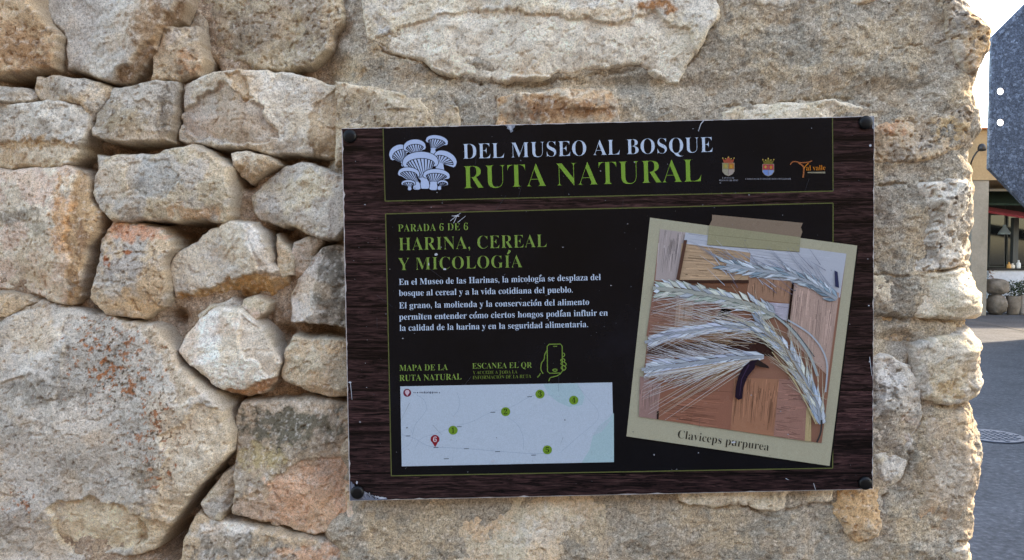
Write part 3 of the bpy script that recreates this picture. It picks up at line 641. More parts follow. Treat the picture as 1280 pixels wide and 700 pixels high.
k = INK(3); letter(k, 'PARADA 6 DE 6', (497.7, 289.6), (585, 287.6), 9, LIM2, -.012, 1.05); letter(k, 'HARINA, CEREAL', (498.6, 313.2), (683.5, 308.8), 16, LIM2, -.013, 1.04); letter(k, 'Y MICOLOGÍA', (497.7, 338), (653, 334.2), 15.6, LIM2, -.013, 1.04); k.build('heading_lettering')
k = INK(3)
BODY = [('En el Museo de las Harinas, la micología se desplaza del', (498.7, 356.2), (751, 350)), ('bosque al cereal y a la vida cotidiana del pueblo.', (498.7, 370), (716, 365.6)), ('El grano, la molienda y la conservación del alimento', (499, 385.6), (736.4, 381)), ('permiten entender cómo ciertos hongos podían influir en', (499, 399.8), (759.7, 394.5)), ('la calidad de la harina y en la seguridad alimentaria.', (499.5, 413.6), (735, 408.8))]
for s, a, b in BODY: letter(k, s, a, b, 7.6, WHT, -.004)
k.build('paragraph_lettering')
k = INK(3)
letter(k, 'MAPA DE LA', (499.3, 463.6), (559.8, 462.6), 7.4, LIM2, -.008); letter(k, 'RUTA NATURAL', (499.3, 476.2), (577, 474.4), 7.4, LIM2, -.008)
letter(k, 'ESCANEA EL QR', (590.4, 461), (665, 459.6), 7, LIM2, -.01); D2 = ink(112, 132, 58)
letter(k, 'Y ACCEDE A TODA LA', (591, 467.8), (646.7, 466.8), 4, D2, -.01); letter(k, 'INFORMACIÓN DE LA RUTA', (591, 474), (664, 472.3), 4.2, D2, -.01); k.build('map_heading_lettering')

# phone-in-hand outline
k = INK(3); q = lambda x, y: (580 + x / 6.4, 420 + y / 6.4); LG = ink(120, 150, 66)
def curve(k, pts, wd, c, sub=5):
    o = []
    for i in range(len(pts) - 1):
        p0, p1, p2, p3 = pts[max(i - 1, 0)], pts[i], pts[i + 1], pts[min(i + 2, len(pts) - 1)]
        for j in range(sub):
            t = j / sub; f = lambda a, b, c_, d: .5 * (2 * b + (c_ - a) * t + (2 * a - 5 * b + 4 * c_ - d) * t * t + (3 * b - a - 3 * c_ + d) * t ** 3)
            o.append((f(p0[0], p1[0], p2[0], p3[0]), f(p0[1], p1[1], p2[1], p3[1])))
    o.append(pts[-1]); k.line(o, wd, c); return o
ph = [(680, 66), (772, 64), (785, 80), (788, 280), (772, 296), (685, 298), (668, 282), (665, 84), (680, 66)]
k.line([q(*p) for p in ph], 1.25, LG); k.line([q(712, 82), q(745, 82)], 1.0, LG)
for pts in ([(663, 115), (646, 150), (640, 188), (620, 218), (616, 270), (634, 302)], [(612, 298), (600, 318), (586, 331)], [(776, 296), (745, 318), (692, 334), (678, 362)],
            [(789, 135), (803, 142), (803, 158), (789, 168)], [(789, 180), (772, 196), (800, 205), (806, 190), (790, 180)], [(790, 208), (774, 222), (806, 240), (818, 222), (800, 208)], [(790, 240), (776, 256), (800, 272), (816, 256), (806, 242)], [(786, 275), (805, 272), (812, 262)]):
    curve(k, [q(*p) for p in pts], 1.2, LG)
ring = [(728 + 18 * cos(a), 273 + 9 * sin(a)) for a in [2 * pi * i / 12 for i in range(13)]]; k.line([q(*p) for p in ring], 1.3, LG); k.build('phone_hand_icon')

# mushroom emblem
k = INK(3, 4e-6); q = lambda x, y: (480 + x / 8.233, 160 + y / 8.233); BLU, INKB = ink(196, 214, 246), ink(18, 20, 34)
def mushroom(cx, cy, rx, ry, tilt, sx, sy, sw, gills=9, under=.62):
    t = radians(tilt); cr, sr = cos(t), sin(t)
    T = lambda u, v: (cx + cr * u * rx - sr * v * ry, cy + sr * u * rx + cr * v * ry)
    arc = [(cos(a), -sin(a)) for a in [pi * i / 20 for i in range(21)]]                       # top from right to left
    side = [(-1.02, .25), (-.92, .5), (-.7, .55)]
    cap = [T(*p) for p in arc] + [T(*p) for p in side]
    fun_l, fun_r = T(-.7, .55), T(.7, .55)
    stem = [(sx - sw * .42, sy - 90 * (sw / 90) * .9), (sx - sw * .55, sy - 12), (sx - sw * .3, sy), (sx + sw * .3, sy), (sx + sw * .55, sy - 12), (sx + sw * .42, sy - 90 * (sw / 90) * .9)]
    body = cap + stem + [fun_r, T(.92, .5), T(1.02, .25)]
    mx = sum(p[0] for p in body) / len(body); my = sum(p[1] for p in body) / len(body)
    grow = []
    n = len(body)
    for i, (x, y) in enumerate(body):
        ax, ay = body[i - 1]; bx, by = body[(i + 1) % n]; d = math.hypot(bx - ax, by - ay) or 1
        grow.append((x - (by - ay) / d * -7 * -1, y + (bx - ax) / d * -7 * -1))
    k.poly([q(*p) for p in grow], INKB); k.poly([q(*p) for p in body], BLU)
    tx, ty = sx, sy - 90 * (sw / 90) * .9
    rim = [T(.80 * cos(a), -.62 * sin(a) + .30) for a in [pi * i / 24 for i in range(25)]]
    k.line([q(*p) for p in rim], .9, INKB)
    for i in range(gills):
        a = pi * (.06 + .88 * i / (gills - 1)); p = T(.80 * cos(a), -.62 * sin(a) + .30); e = .86
        f = (tx + (.5 - i / (gills - 1)) * sw * .7, ty)
        k.line([q(*p), q(p[0] + (f[0] - p[0]) * e, p[1] + (f[1] - p[1]) * e)], 1.5, INKB, taper=.35)
mushroom(150, 255, 100, 78, -28, 200, 395, 40, 8)
mushroom(315, 190, 112, 72, -4, 330, 330, 60, 9)
mushroom(545, 132, 112, 56, 9, 505, 265, 50, 9)
mushroom(632, 320, 122, 78, 26, 575, 440, 80, 8)
mushroom(375, 345, 180, 100, -2, 420, 625, 92, 11)
mushroom(255, 465, 108, 60, 4, 338, 634, 70, 8)
mushroom(540, 485, 134, 62, 3, 510, 638, 78, 10)
mushroom(252, 568, 70, 32, 0, 264, 640, 34, 6)
mushroom(606, 568, 52, 30, 4, 570, 636, 34, 6)
k.build('mushroom_emblem')

# two coats of arms and the valley logo
k = INK(3)
def crest(cx, y0, y1, wdt, top, quads, capt):
    h = y1 - y0; RED = ink(170, 60, 50)
    def shield(c, g=0): k.poly([(cx - wdt / 2 - g, y0 + h * .36 - g), (cx + wdt / 2 + g, y0 + h * .36 - g), (cx + wdt / 2 + g, y0 + h * .78), (cx + wdt * .3 + g, y0 + h * .94), (cx, y1 + g), (cx - wdt * .3 - g, y0 + h * .94), (cx - wdt / 2 - g, y0 + h * .78)], c)
    shield(ink(150, 140, 120), .7)
    shield(quads[3])
    ym = y0 + h * .66
    k.poly([(cx - wdt / 2, y0 + h * .36), (cx, y0 + h * .36), (cx, ym), (cx - wdt / 2, ym)], quads[0]); k.poly([(cx, y0 + h * .36), (cx + wdt / 2, y0 + h * .36), (cx + wdt / 2, ym), (cx, ym)], quads[1])
    k.poly([(cx - wdt / 2, ym), (cx, ym), (cx, y1 - .5), (cx - wdt * .3, y0 + h * .93), (cx - wdt / 2, y0 + h * .78)], quads[2])
    k.line([(cx, y0 + h * .36), (cx, y1)], .6, ink(120, 110, 100)); k.line([(cx - wdt / 2, ym), (cx + wdt / 2, ym)], .6, ink(120, 110, 100))
    k.poly([(cx - wdt * .40, y0 + h * .34), (cx - wdt * .52, y0 + h * .12), (cx - wdt * .25, y0 + h * .2), (cx, y0), (cx + wdt * .25, y0 + h * .2), (cx + wdt * .52, y0 + h * .12), (cx + wdt * .40, y0 + h * .34)], top)
    for i in range(5): k.ell(cx + wdt * (-.5 + .25 * i), y0 + h * (.12 if i % 4 else .09) - (2 if i == 2 else 0), .8, .9, ink(200, 170, 90), n=8)
    k.ell(cx - wdt * .25, y0 + h * .5, wdt * .12, h * .08, ink(190, 160, 80), n=8); k.ell(cx + wdt * .25, y0 + h * .52, wdt * .12, h * .1, ink(200, 150, 60), n=8)
    for (a, b, y) in capt:
        x = a; r = random.Random(int(a * 3))
        while x < b:
            ww = r.uniform(.5, 1.2); k.poly([(x, y - r.uniform(1.6, 2.2)), (x + ww * .6, y - 2), (x + ww * .6, y), (x, y)], ink(150, 150, 158)); x += ww + r.choice((.4, .5, 1.0))
crest(910.5, 195.5, 219.5, 14, ink(176, 84, 62), (ink(158, 150, 96), ink(186, 120, 60), ink(168, 160, 140), ink(176, 160, 150)), [(903, 918, 223.3), (899, 922, 226.4)])
crest(960.3, 197.5, 219.8, 13.5, ink(120, 110, 50), (ink(190, 70, 74), ink(186, 66, 76), ink(120, 150, 210), ink(140, 160, 206)), [(932, 988, 224.6)])
q = lambda x, y: (880 + x / 7.53, 185 + y / 7.53); OR, ORD = ink(214, 128, 44), ink(170, 100, 60)
curve(k, [q(812, 158), q(828, 135), q(860, 127), q(910, 138), q(980, 133), q(1018, 120)], 1.3, ORD); curve(k, [q(890, 140), q(925, 165), q(940, 195), q(932, 280)], 1.9, ORD); curve(k, [q(940, 195), q(960, 165), q(985, 142)], 1.2, OR)
letter(k, 'al valle', q(962, 212), q(1143, 207), 6.2, OR, -.004); k.poly([q(975, 226), q(1142, 222), q(1142, 240), q(975, 236)], ink(150, 142, 120)); k.build('logo_row')

# map print
mp = [(500.3, 483), (765.2, 478), (767.4, 577.6), (502.2, 582.9)]
k = INK(3); MBG, MLN = ink(198, 212, 226), ink(176, 192, 210)
k.poly(mp, MBG)
k.poly([(767.3, 516), (760, 524), (748, 533), (741, 545), (737, 562), (727, 578.3), (767.4, 577.6)], ink(178, 208, 214)); k.poly([(679, 480), (722, 479), (731, 496), (728, 506), (712, 509), (698, 503), (686, 494)], ink(180, 208, 216)); k.poly([(748, 533), (741, 545), (752, 540), (766, 522)], ink(186, 204, 216))
curve(k, [(520, 493), (530, 500), (533, 511), (527, 521), (519, 531), (516, 542)], .7, MLN); curve(k, [(571, 490), (574, 500), (573, 512), (566, 521)], .7, MLN); curve(k, [(502, 543), (520, 549), (538, 558), (580, 560.5), (622, 564), (666, 567), (690, 566)], .8, MLN)
curve(k, [(519, 560), (527, 548), (548, 541), (566, 534), (590, 527), (612, 516), (640, 508), (662, 496), (676, 493), (700, 496)], .6, MLN); curve(k, [(634, 521), (647, 531), (654, 547), (654, 562)], .6, MLN); curve(k, [(722, 482), (738, 502), (747, 513), (746, 526), (724, 545), (700, 566)], .6, MLN)
curve(k, [(502, 562), (511, 556), (516, 546), (513, 536)], .5, MLN); curve(k, [(566, 570), (566, 578)], .5, MLN); curve(k, [(650, 528), (656, 535), (660, 540)], .5, ink(206, 218, 232))
for (x, y) in [(574, 533.5), (616, 515.5), (662, 496), (583, 561), (622, 564.6), (667, 569), (558, 573.5), (510, 545), (545, 559.5)]: k.line([(x - 3, y), (x + 3, y - .2)], 1.0, ink(96, 108, 118))
GRN, DKT = ink(118, 158, 50), ink(22, 40, 14)
for n, x, y in [('1', 566.3, 537.8), ('2', 632, 514.6), ('3', 675, 492.6), ('4', 717.2, 500.2), ('5', 684.2, 562.3)]:
    k.ell(x, y, 5.8, 5.6, GRN); letter(k, n, (x - (1.6 if n == '1' else 2.2), y + 3.3), (x + (1.6 if n == '1' else 2.2), y + 3.2), 6.4, DKT, 0)
PIN = ink(150, 30, 44)
pin = [(543.9, 559), (540, 552.5)] + [(543.8 + 5.6 * cos(a), 549.2 + 5.6 * sin(a)) for a in [radians(150 + i * 12) for i in range(21)]] + [(547.7, 552.5)]
k.poly(pin, PIN); letter(k, '6', (541.4, 552.5), (546, 552.4), 6.3, ink(226, 214, 220), 0)
k.ell(509, 491, 5, 5, ink(128, 40, 62)); k.ell(509, 490.2, 2.8, 2.8, ink(222, 196, 210)); k.poly([(506.8, 491.8), (511.2, 491.8), (509, 495)], ink(222, 196, 210))
r = random.Random(4); x = 517
while x < 551:
    ww = r.uniform(.8, 1.9); hh_ = r.choice((1.6, 1.8, 2.6)); k.line([(x, 490.8), (x + ww * .7, 490.8 - r.uniform(0, .4))], hh_, ink(70, 74, 92)); x += ww + r.choice((.5, .6, 1.6))
k.build('map_print')

# the taped photograph: rye ears on woven wooden strips, khaki border
k = INK(3); KH, KHD = ink(188, 182, 156), ink(150, 146, 112)
FR = [(812.5, 272), (1071.6, 307), (1037, 582.4), (783, 545.4)]
k.poly([(814.5, 275), (1073, 310), (1038.6, 584.6), (784.6, 547.6)], ink(6, 6, 8)); k.poly(FR, KH)
pr = k.build('photo_print')
PH = [(825, 286.3), (1058, 317.2), (1027, 554), (798.5, 520.8)]
k = INK(5, 1.2e-6)
r = random.Random(11)
k.poly(PH, ink(158, 112, 92))
def strip(pts, c, along, n=26, dark=.60):
    """a wooden strip with its grain; along = 'u' (1->2) or 'v'"""
    k.poly(pts, c)
    for i in range(int(n * 1.8)):
        t = r.random(); a = r.uniform(0, .5); b = a + r.uniform(.2, .5); f = r.choice((r.uniform(dark * .7, .9), r.uniform(1.1, 1.5)))
        cc_ = tuple(v * f for v in c)
        if along == 'u': p, q_ = bil(pts, a, t), bil(pts, b, t + r.uniform(-.03, .03))
        else: p, q_ = bil(pts, t, a), bil(pts, t + r.uniform(-.02, .02), b)
        k.line([p, q_], r.uniform(.4, 1.4), cc_, taper=.4)
strip([(825, 286.3), (857, 290.5), (848, 352), (819, 350)], ink(186, 172, 168), 'v', 34)
strip([(857, 290.5), (1058, 317.2), (1050, 372), (850, 330)], ink(196, 200, 210), 'u', 30, .8)
strip([(852, 304), (938, 316), (936, 352), (848, 351)], ink(198, 166, 134), 'u', 44)
strip([(818, 353), (936, 353), (934, 372), (815, 372)], ink(140, 96, 74), 'u', 20)
strip([(935, 346), (991, 352), (988, 380), (934, 372)], ink(172, 132, 108), 'v', 34)
strip([(960, 378), (990, 380), (987, 402), (958, 394)], ink(190, 184, 196), 'u', 8)
strip([(991, 352), (1049, 366), (1035, 470), (984, 420)], ink(196, 166, 152), 'v', 44, .8)
strip([(815, 372), (846, 372), (843, 420), (808, 420)], ink(156, 112, 96), 'u', 24)
strip([(846, 373), (868, 374), (862, 420), (842, 420)], ink(190, 156, 136), 'v', 14)
strip([(868, 374), (912, 382), (900, 420), (862, 420)], ink(158, 118, 104), 'u', 20)
k.poly([(903, 384), (915, 388), (903, 404), (890, 404)], ink(22, 18, 18))
k.poly([(812, 432), (960, 420), (955, 446), (808, 444)], ink(86, 58, 48))
k.poly([(905, 425), (965, 425), (968, 446), (915, 440)], ink(60, 36, 32))
strip([(800, 470), (826, 480), (822, 524.2), (798.5, 520.8)], ink(166, 132, 124), 'v', 20)
strip([(828, 470), (920, 470), (913, 537.4), (822, 524.2)], ink(160, 108, 88), 'u', 70)
strip([(918, 472), (974, 474), (967, 545.3), (913, 537.4)], ink(178, 126, 98), 'v', 70)
strip([(974, 474), (1012, 474), (1010, 551.5), (967, 545.3)], ink(170, 126, 112), 'u', 40)
strip([(1008, 510), (1014, 510), (1014, 552), (1006, 551)], ink(196, 172, 128), 'v', 6)
k.poly([(990, 352), (993, 352), (987, 404), (984, 402)], ink(40, 26, 24)); k.poly([(855, 300), (859, 300), (849, 352), (845, 350)], ink(96, 66, 54)); k.poly([(848, 350), (936, 350), (936, 354), (848, 354)], ink(70, 46, 38)); k.poly([(821, 514), (824, 514), (823, 524), (821, 524)], ink(50, 36, 34))
def along(path, n):
    seg = [math.hypot(b[0] - a[0], b[1] - a[1]) for a, b in zip(path[:-1], path[1:])]; T = sum(seg); out = []
    for i in range(n):
        d = T * i / (n - 1); j = 0
        while j < len(seg) - 1 and d > seg[j]: d -= seg[j]; j += 1
        a, b = path[j], path[j + 1]; u = d / seg[j]; out.append((a[0] + (b[0] - a[0]) * u, a[1] + (b[1] - a[1]) * u, (b[0] - a[0]) / seg[j], (b[1] - a[1]) / seg[j]))
    return out
def inside_photo(x, y): return True
def clipseg(p, e):
    """keep a line inside the printed picture"""
    def ok(pt):
        for i in range(4):
            a, b = PH[i], PH[(i + 1) % 4]
            if (b[0] - a[0]) * (pt[1] - a[1]) - (b[1] - a[1]) * (pt[0] - a[0]) < 0: return False
        return True
    if not ok(p): return None
    for i in range(20):
        t = 1 - i * .05; q_ = (p[0] + (e[0] - p[0]) * t, p[1] + (e[1] - p[1]) * t)
        if ok(q_): return q_
    return None
def awn(x, y, ang, L, c, wd=.7):
    b = (x + L * cos(ang), y + L * sin(ang)); e = clipseg((x, y), b)
    if e: k.line([(x, y), e], wd, c, taper=.3)
def ear(path, n, L, wd, cols, up, dn, awnL, awnc, spread=.42, stem=True):
    pts = along(path, n)
    if stem: k.line(path, wd * .45, tuple(v * .6 for v in cols[0]))
    for i, (x, y, dx, dy) in enumerate(pts):
        base = math.atan2(-dy, -dx)                           # spikelets point to the tip, the first point
        for s_ in (1, -1, 1, -1):
            a = base + s_ * spread * r.uniform(.35, 1.25); cl = cols[r.randrange(len(cols))]; f = r.uniform(.55, 1.15); cl = tuple(v * f for v in cl)
            nx, ny = -dy * s_ * -1, dx * s_ * -1
            ox, oy = x - ny * 0 + nx * wd * .25, y + ny * wd * .25
            tip = (ox + L * cos(a), oy + L * sin(a)); t2 = clipseg((ox, oy), tip)
            if not t2: continue
            mx, my = ox + (t2[0] - ox) * .45, oy + (t2[1] - oy) * .45; px_, py_ = -sin(a) * wd * .24, cos(a) * wd * .24
            dk = tuple(v * .42 for v in cl)
            k.poly([(ox, oy), (mx + px_ * 1.35, my + py_ * 1.35), t2, (mx - px_ * 1.35, my - py_ * 1.35)], dk)
            k.poly([(ox, oy), (mx + px_, my + py_), t2, (mx - px_, my - py_)], cl)
            k.line([(ox, oy), (mx, my), t2], .5, tuple(min(1, v * 1.35) for v in cl))
            if (s_ > 0 and up) or (s_ < 0 and dn): awn(t2[0], t2[1], a + r.uniform(-.12, .12), awnL * r.uniform(.5, 1.1), awnc, .7)
W1, W2, W3 = ink(216, 226, 236), ink(222, 226, 214), ink(196, 210, 218); AW, AB = ink(222, 220, 218), ink(170, 142, 112)
for i in range(70): awn(960 - r.random() * 60, 396 + r.random() * 40, radians(180 + r.uniform(-2, 22)), r.uniform(70, 160), r.choice((AW, AB, ink(190, 176, 164))), .6)
for i in range(34): awn(900 + r.random() * 140, 330 + r.random() * 40, radians(218 + r.uniform(-10, 22)), r.uniform(20, 46), r.choice((ink(196, 206, 220), ink(120, 120, 140))), .7)
ear([(908, 331), (945, 338), (988, 342), (1018, 356), (1046, 374)], 17, 17, 8, (W1, W3, ink(150, 172, 186)), True, False, 34, ink(150, 156, 170))
k.poly([(1043, 338), (1047, 340), (1049, 360), (1044, 358)], ink(52, 58, 92))
curve(k, [(955, 384), (985, 408), (1010, 440), (1022, 470)], 3.4, ink(176, 186, 186)); curve(k, [(958, 386), (990, 410), (1018, 446)], 1.2, ink(90, 100, 104)); curve(k, [(985, 400), (1015, 420), (1033, 450), (1032, 490)], 2, ink(186, 196, 206))
ear([(806, 428), (850, 416), (910, 408), (962, 410)], 17, 20, 8, (W1, ink(200, 208, 226)), True, True, 40, AW, .25)
ear([(816, 360), (858, 364), (904, 372), (944, 382), (968, 394)], 19, 19, 11, (W2, W1, ink(184, 200, 186)), False, True, 60, AW, .45)
ear([(802, 462), (855, 456), (915, 447), (955, 446)], 19, 24, 9, (W1, ink(196, 206, 226)), True, True, 46, ink(216, 220, 228), .34)
for i in range(60):
    a0 = r.uniform(0, 1); x0, y0 = 955 - 60 * a0, 447 + 8 * a0
    awn(x0, y0, radians(180 - r.uniform(6, 34)), r.uniform(60, 150), r.choice((AW, AB, ink(214, 206, 190), ink(184, 164, 140))), .8)
ear([(950, 408), (985, 440), (1008, 478), (1022, 508), (1027, 530)], 17, 20, 10, (W1, ink(184, 202, 222), W2), True, True, 40, ink(206, 200, 178), .38)
curve(k, [(1027, 525), (1026, 540), (1021, 553)], 2.2, ink(60, 60, 60)); curve(k, [(990, 470), (1010, 508), (1022, 530)], 1.1, ink(196, 176, 132)); curve(k, [(965, 440), (996, 482), (1020, 530)], 1.0, ink(206, 190, 150))
e6 = lambda x, y: (790 + x / 4.377, 410 + y / 4.377)
for i in range(60):
    a0 = r.random(); x0, y0 = 962 + 58 * a0, 402 + 100 * a0; awn(x0, y0, radians(r.choice((205, 222, 232, 20, 60)) + r.uniform(-10, 10)), r.uniform(18, 46), r.choice((ink(210, 206, 188), ink(190, 178, 150), ink(150, 128, 104))), .6)
for i in range(50):
    a0 = r.random(); awn(930 - 90 * a0, 440 + 8 * a0, radians(180 + r.uniform(4, 26)), r.uniform(30, 70), r.choice((ink(220, 222, 228), ink(198, 196, 196), ink(120, 100, 90))), .6)
k.poly([e6(*p) for p in [(690, 172), (650, 178), (610, 212), (583, 262), (568, 320), (564, 378), (582, 394), (603, 386), (611, 322), (634, 264), (668, 222)]], ink(34, 22, 40)); k.poly([e6(*p) for p in [(690, 172), (668, 200), (700, 212), (752, 222), (745, 208)]], ink(50, 38, 36)); k.line([e6(640, 200), e6(600, 280), e6(588, 370)], 1.2, ink(70, 52, 82), taper=.4)
k.build('photo_picture', parent=pr)
k = INK(8)
k.poly([(890, 268.3), (930, 272), (1003.8, 278.6), (1001, 284), (1003, 290), (1000.6, 296.5), (943, 289), (886.6, 281.6), (890, 275)], ink(146, 126, 108)); k.poly([(886.6, 281.6), (1000.6, 296.6), (999.4, 315), (883.6, 306)], ink(166, 160, 128))
k.line([(886, 293), (1000, 305)], .5, ink(138, 130, 100)); k.line([(883.6, 306), (999.4, 315)], .6, ink(110, 104, 80)); k.build('tape_print', parent=pr)
k = INK(5); letter(k, 'Claviceps purpurea', (846.8, 547.4), (960.6, 563.6), 10.2, ink(48, 44, 36), -.014); k.build('caption_lettering', parent=pr)

# flaked and scratched film
k = INK(10); r = random.Random(21); CH = ink(206, 210, 220)
def chip(x, y, rx, ry, c=CH, n=11): k.poly([(x + rx * cos(2 * pi * i / n) * r.uniform(.55, 1.15), y + ry * sin(2 * pi * i / n) * r.uniform(.55, 1.15)) for i in range(n)], c)
k.poly([(631, 156.6), (644, 156.2), (643.5, 159), (641, 161), (641.5, 164), (638.5, 166), (637, 162.5), (633.6, 160.6), (634.2, 158.6)], ink(140, 146, 158)); k.poly([(634.5, 157), (639, 157), (640, 162), (638, 163), (636.6, 160)], ink(196, 200, 208)); k.poly([(644, 156.4), (655, 156.2), (650, 160.5), (646, 162), (643.5, 165)], ink(3, 3, 4))
k.line([(880, 150.2), (876, 155), (873, 164)], 1.3, CH, taper=.5)
corner = []
for i in range(40):
    u = i / 39; x = 437.6 + 46 * u; y = 601 + 22.5 * (1 - (1 - u) ** 2.2) + r.gauss(0, 1.4); corner.append((max(437.4, x + r.gauss(0, .5)), min(y, 624.6)))
k.poly(corner + [(484, 624.9), (437.5, 625.6)], ink(120, 126, 142))
for i in range(46):
    a = r.random() ** 1.6; x = 440 + 36 * a; y = 622 - (1 - a) * r.uniform(0, 16); an = r.choice((.5, .7, 2.3, 1.2)) + r.gauss(0, .2); L = r.uniform(2, 8); g_ = r.uniform(130, 226)
    if y + L * sin(an) < 625: k.line([(x, y), (x + L * cos(an), y + L * sin(an))], r.uniform(.4, 1.3), ink(g_, g_, g_ + 8), taper=.3)
chip(446, 603, 1.2, 3); chip(478, 622.6, 5, 1.6)
k.poly([(1084, 146), (1092.4, 145.8), (1092.2, 162), (1090.4, 160), (1090, 152), (1086, 148.5)], ink(170, 174, 180)); chip(1088, 182, 1.6, 2)
for (x, y, rx, ry) in [(545, 318, 2.6, 1.6), (556, 336.5, 2.2, 1.3), (570, 270, 6, 1.0), (536, 330, .8, 2), (568, 521, 1.2, 1.6), (616, 576, 3, 1.6), (917, 553, 3.2, 1.4), (437, 478, 2.4, 1), (1087, 452, 1, 1.2), (1086, 382, 1, 1)]: chip(x, y, rx, ry)
for a, b in [((563, 276), (576, 266)), ((567, 279), (572, 268)), ((572, 278), (582, 270)), ((953, 488), (966, 505)), ((1087, 446), (1090, 470)), ((438, 478), (440, 500)), ((1017, 604), (1020, 614)), ((982, 598), (986, 600))]: k.line([a, b], .8, CH, taper=.5)
for i in range(260):
    u, v = r.random(), r.random(); x, y = bil(CORN, .01 + .98 * u, .02 + .97 * v); s_ = abs(r.gauss(0, .38)) + .16
    if (575 < x < 592 and 275 < y < 294) or (985 < x < 1036 and 195 < y < 220): continue
    g = r.uniform(70, 190); chip(x, y, s_ * r.uniform(.7, 1.7), s_, ink(g, g, g + 6), 6)
for i in range(26):
    x, y = bil(CORN, r.uniform(.05, .98), r.uniform(.03, .9)); a = r.choice((pi / 2, pi / 2 + .2, .6, 2.2)) + r.gauss(0, .15); L = r.uniform(5, 26); k.line([(x, y), (x + L * cos(a), y + L * sin(a))], r.uniform(.2, .4), ink(78, 78, 86), taper=.4)
k.build('scuff_speck')

# screw caps
M_CAP = mat('black_plastic', lin((8, 8, 10)), .45, 0, .25)[0]
for (x, y) in [(437.5, 170.5), (1081.5, 153.5), (1081, 603.5), (447, 615)]:
    c = P(x, y, SY - .0003); mb = MB(); mb.lathe(c, [(.0082, 0), (.0082, .0024), (.0074, .0040), (.0050, .0050), (.002, .0053), (.0002, .0053)], 28, 'y'); mb.build('screw_cap', M_CAP, sign, smooth=True)
    mb = MB(); mb.lathe((c[0], c[1] + .03, c[2]), [(.004, 0), (.004, .026)], 12, 'y'); mb.build('screw_shank', M_ALU, sign)

# ------------------------------------------------------------------ ground
def asphalt():
    m, t, b = mat('asphalt', rough=.9, spec=.3); v = coords(t)
    n1 = noise(t, v, 26, 5, .7); n2 = noise(t, v, 1.6, 6, .7)
    c = mulc(t, ramp(t, n1, [(.34, (.036, .037, .042)), (.55, (.068, .070, .078)), (.72, (.13, .134, .145))]), ramp(t, n2, [(.3, (.62,) * 3), (.5, (1, 1, 1)), (.7, (1.3,) * 3)]))
    t.links.new(c, b.inputs['Base Color']); t.links.new(bump(t, n1, .5, .01), b.inputs['Normal']); return m
def concrete(name, c0, c1, s=3):
    m, t, b = mat(name, rough=.9, spec=.3); v = coords(t); n1 = noise(t, v, s, 6, .65)
    n2 = noise(t, v, s * 14, 3, .6)
    t.links.new(mulc(t, ramp(t, n1, [(.3, c0), (.7, c1)]), ramp(t, n2, [(.3, (.88,) * 3), (.7, (1.08,) * 3)])), b.inputs['Base Color']); t.links.new(bump(t, n2, .3, .01), b.inputs['Normal']); return m
M_ASPH = asphalt(); M_PAVE = concrete('pale_paving', (.075, .073, .07), (.105, .10, .098), .8)
mb = MB(); mb.add([(-400, -400, 0), (400, -400, 0), (400, 400, 0), (-400, 400, 0)], [(0, 1, 2, 3)]); tag(mb.build('road', M_ASPH), kind='structure')
a, b = G(1205, 397.6), G(1290, 414.6); d = ((b[0] - a[0]), (b[1] - a[1])); t0, t1 = -3, 1.0
mb = MB(); e0 = (a[0] + d[0] * t0, a[1] + d[1] * t0, .004); e1 = (a[0] + d[0] * t1, a[1] + d[1] * t1, .004); mb.add([e0, e1, (e1[0], 40, .004), (e0[0], 40, .004)], [(0, 1, 2, 3)]); tag(mb.build('pavement', M_PAVE), kind='structure')
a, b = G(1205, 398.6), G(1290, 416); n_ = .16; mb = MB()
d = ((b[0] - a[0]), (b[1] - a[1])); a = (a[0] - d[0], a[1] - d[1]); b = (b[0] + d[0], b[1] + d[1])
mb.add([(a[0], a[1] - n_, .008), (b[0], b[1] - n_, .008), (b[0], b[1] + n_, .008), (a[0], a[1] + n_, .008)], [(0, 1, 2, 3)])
tag(mb.build('drain_channel', mat('drain_grey', (.06, .06, .065), .8)[0]), kind='structure')  # drainage strip in its own even dark grey
c = G(1240, 546); mh = empty('manhole_cover', (c[0], c[1], 0), 'round steel manhole cover set flush in the grey asphalt beside the wall', 'manhole cover')
M_IRON = mat('worn_cast_iron', lin((66, 74, 88)), .5, .3)[0]
mb = MB(); mb.lathe((c[0], c[1], .004), [(.235, 0), (.235, .006), (.232, .008)], 40); mb.build('cover_plate', M_IRON, mh)
mb = MB()
for i in range(-4, 5):
    for j in range(-4, 5):
        if i * i + j * j < 17: mb.box((c[0] + i * .048 - .016, c[1] + j * .048 - .016, .012), (c[0] + i * .048 + .016, c[1] + j * .048 + .016, .017))
mb.build('tread_pattern', M_IRON, mh)

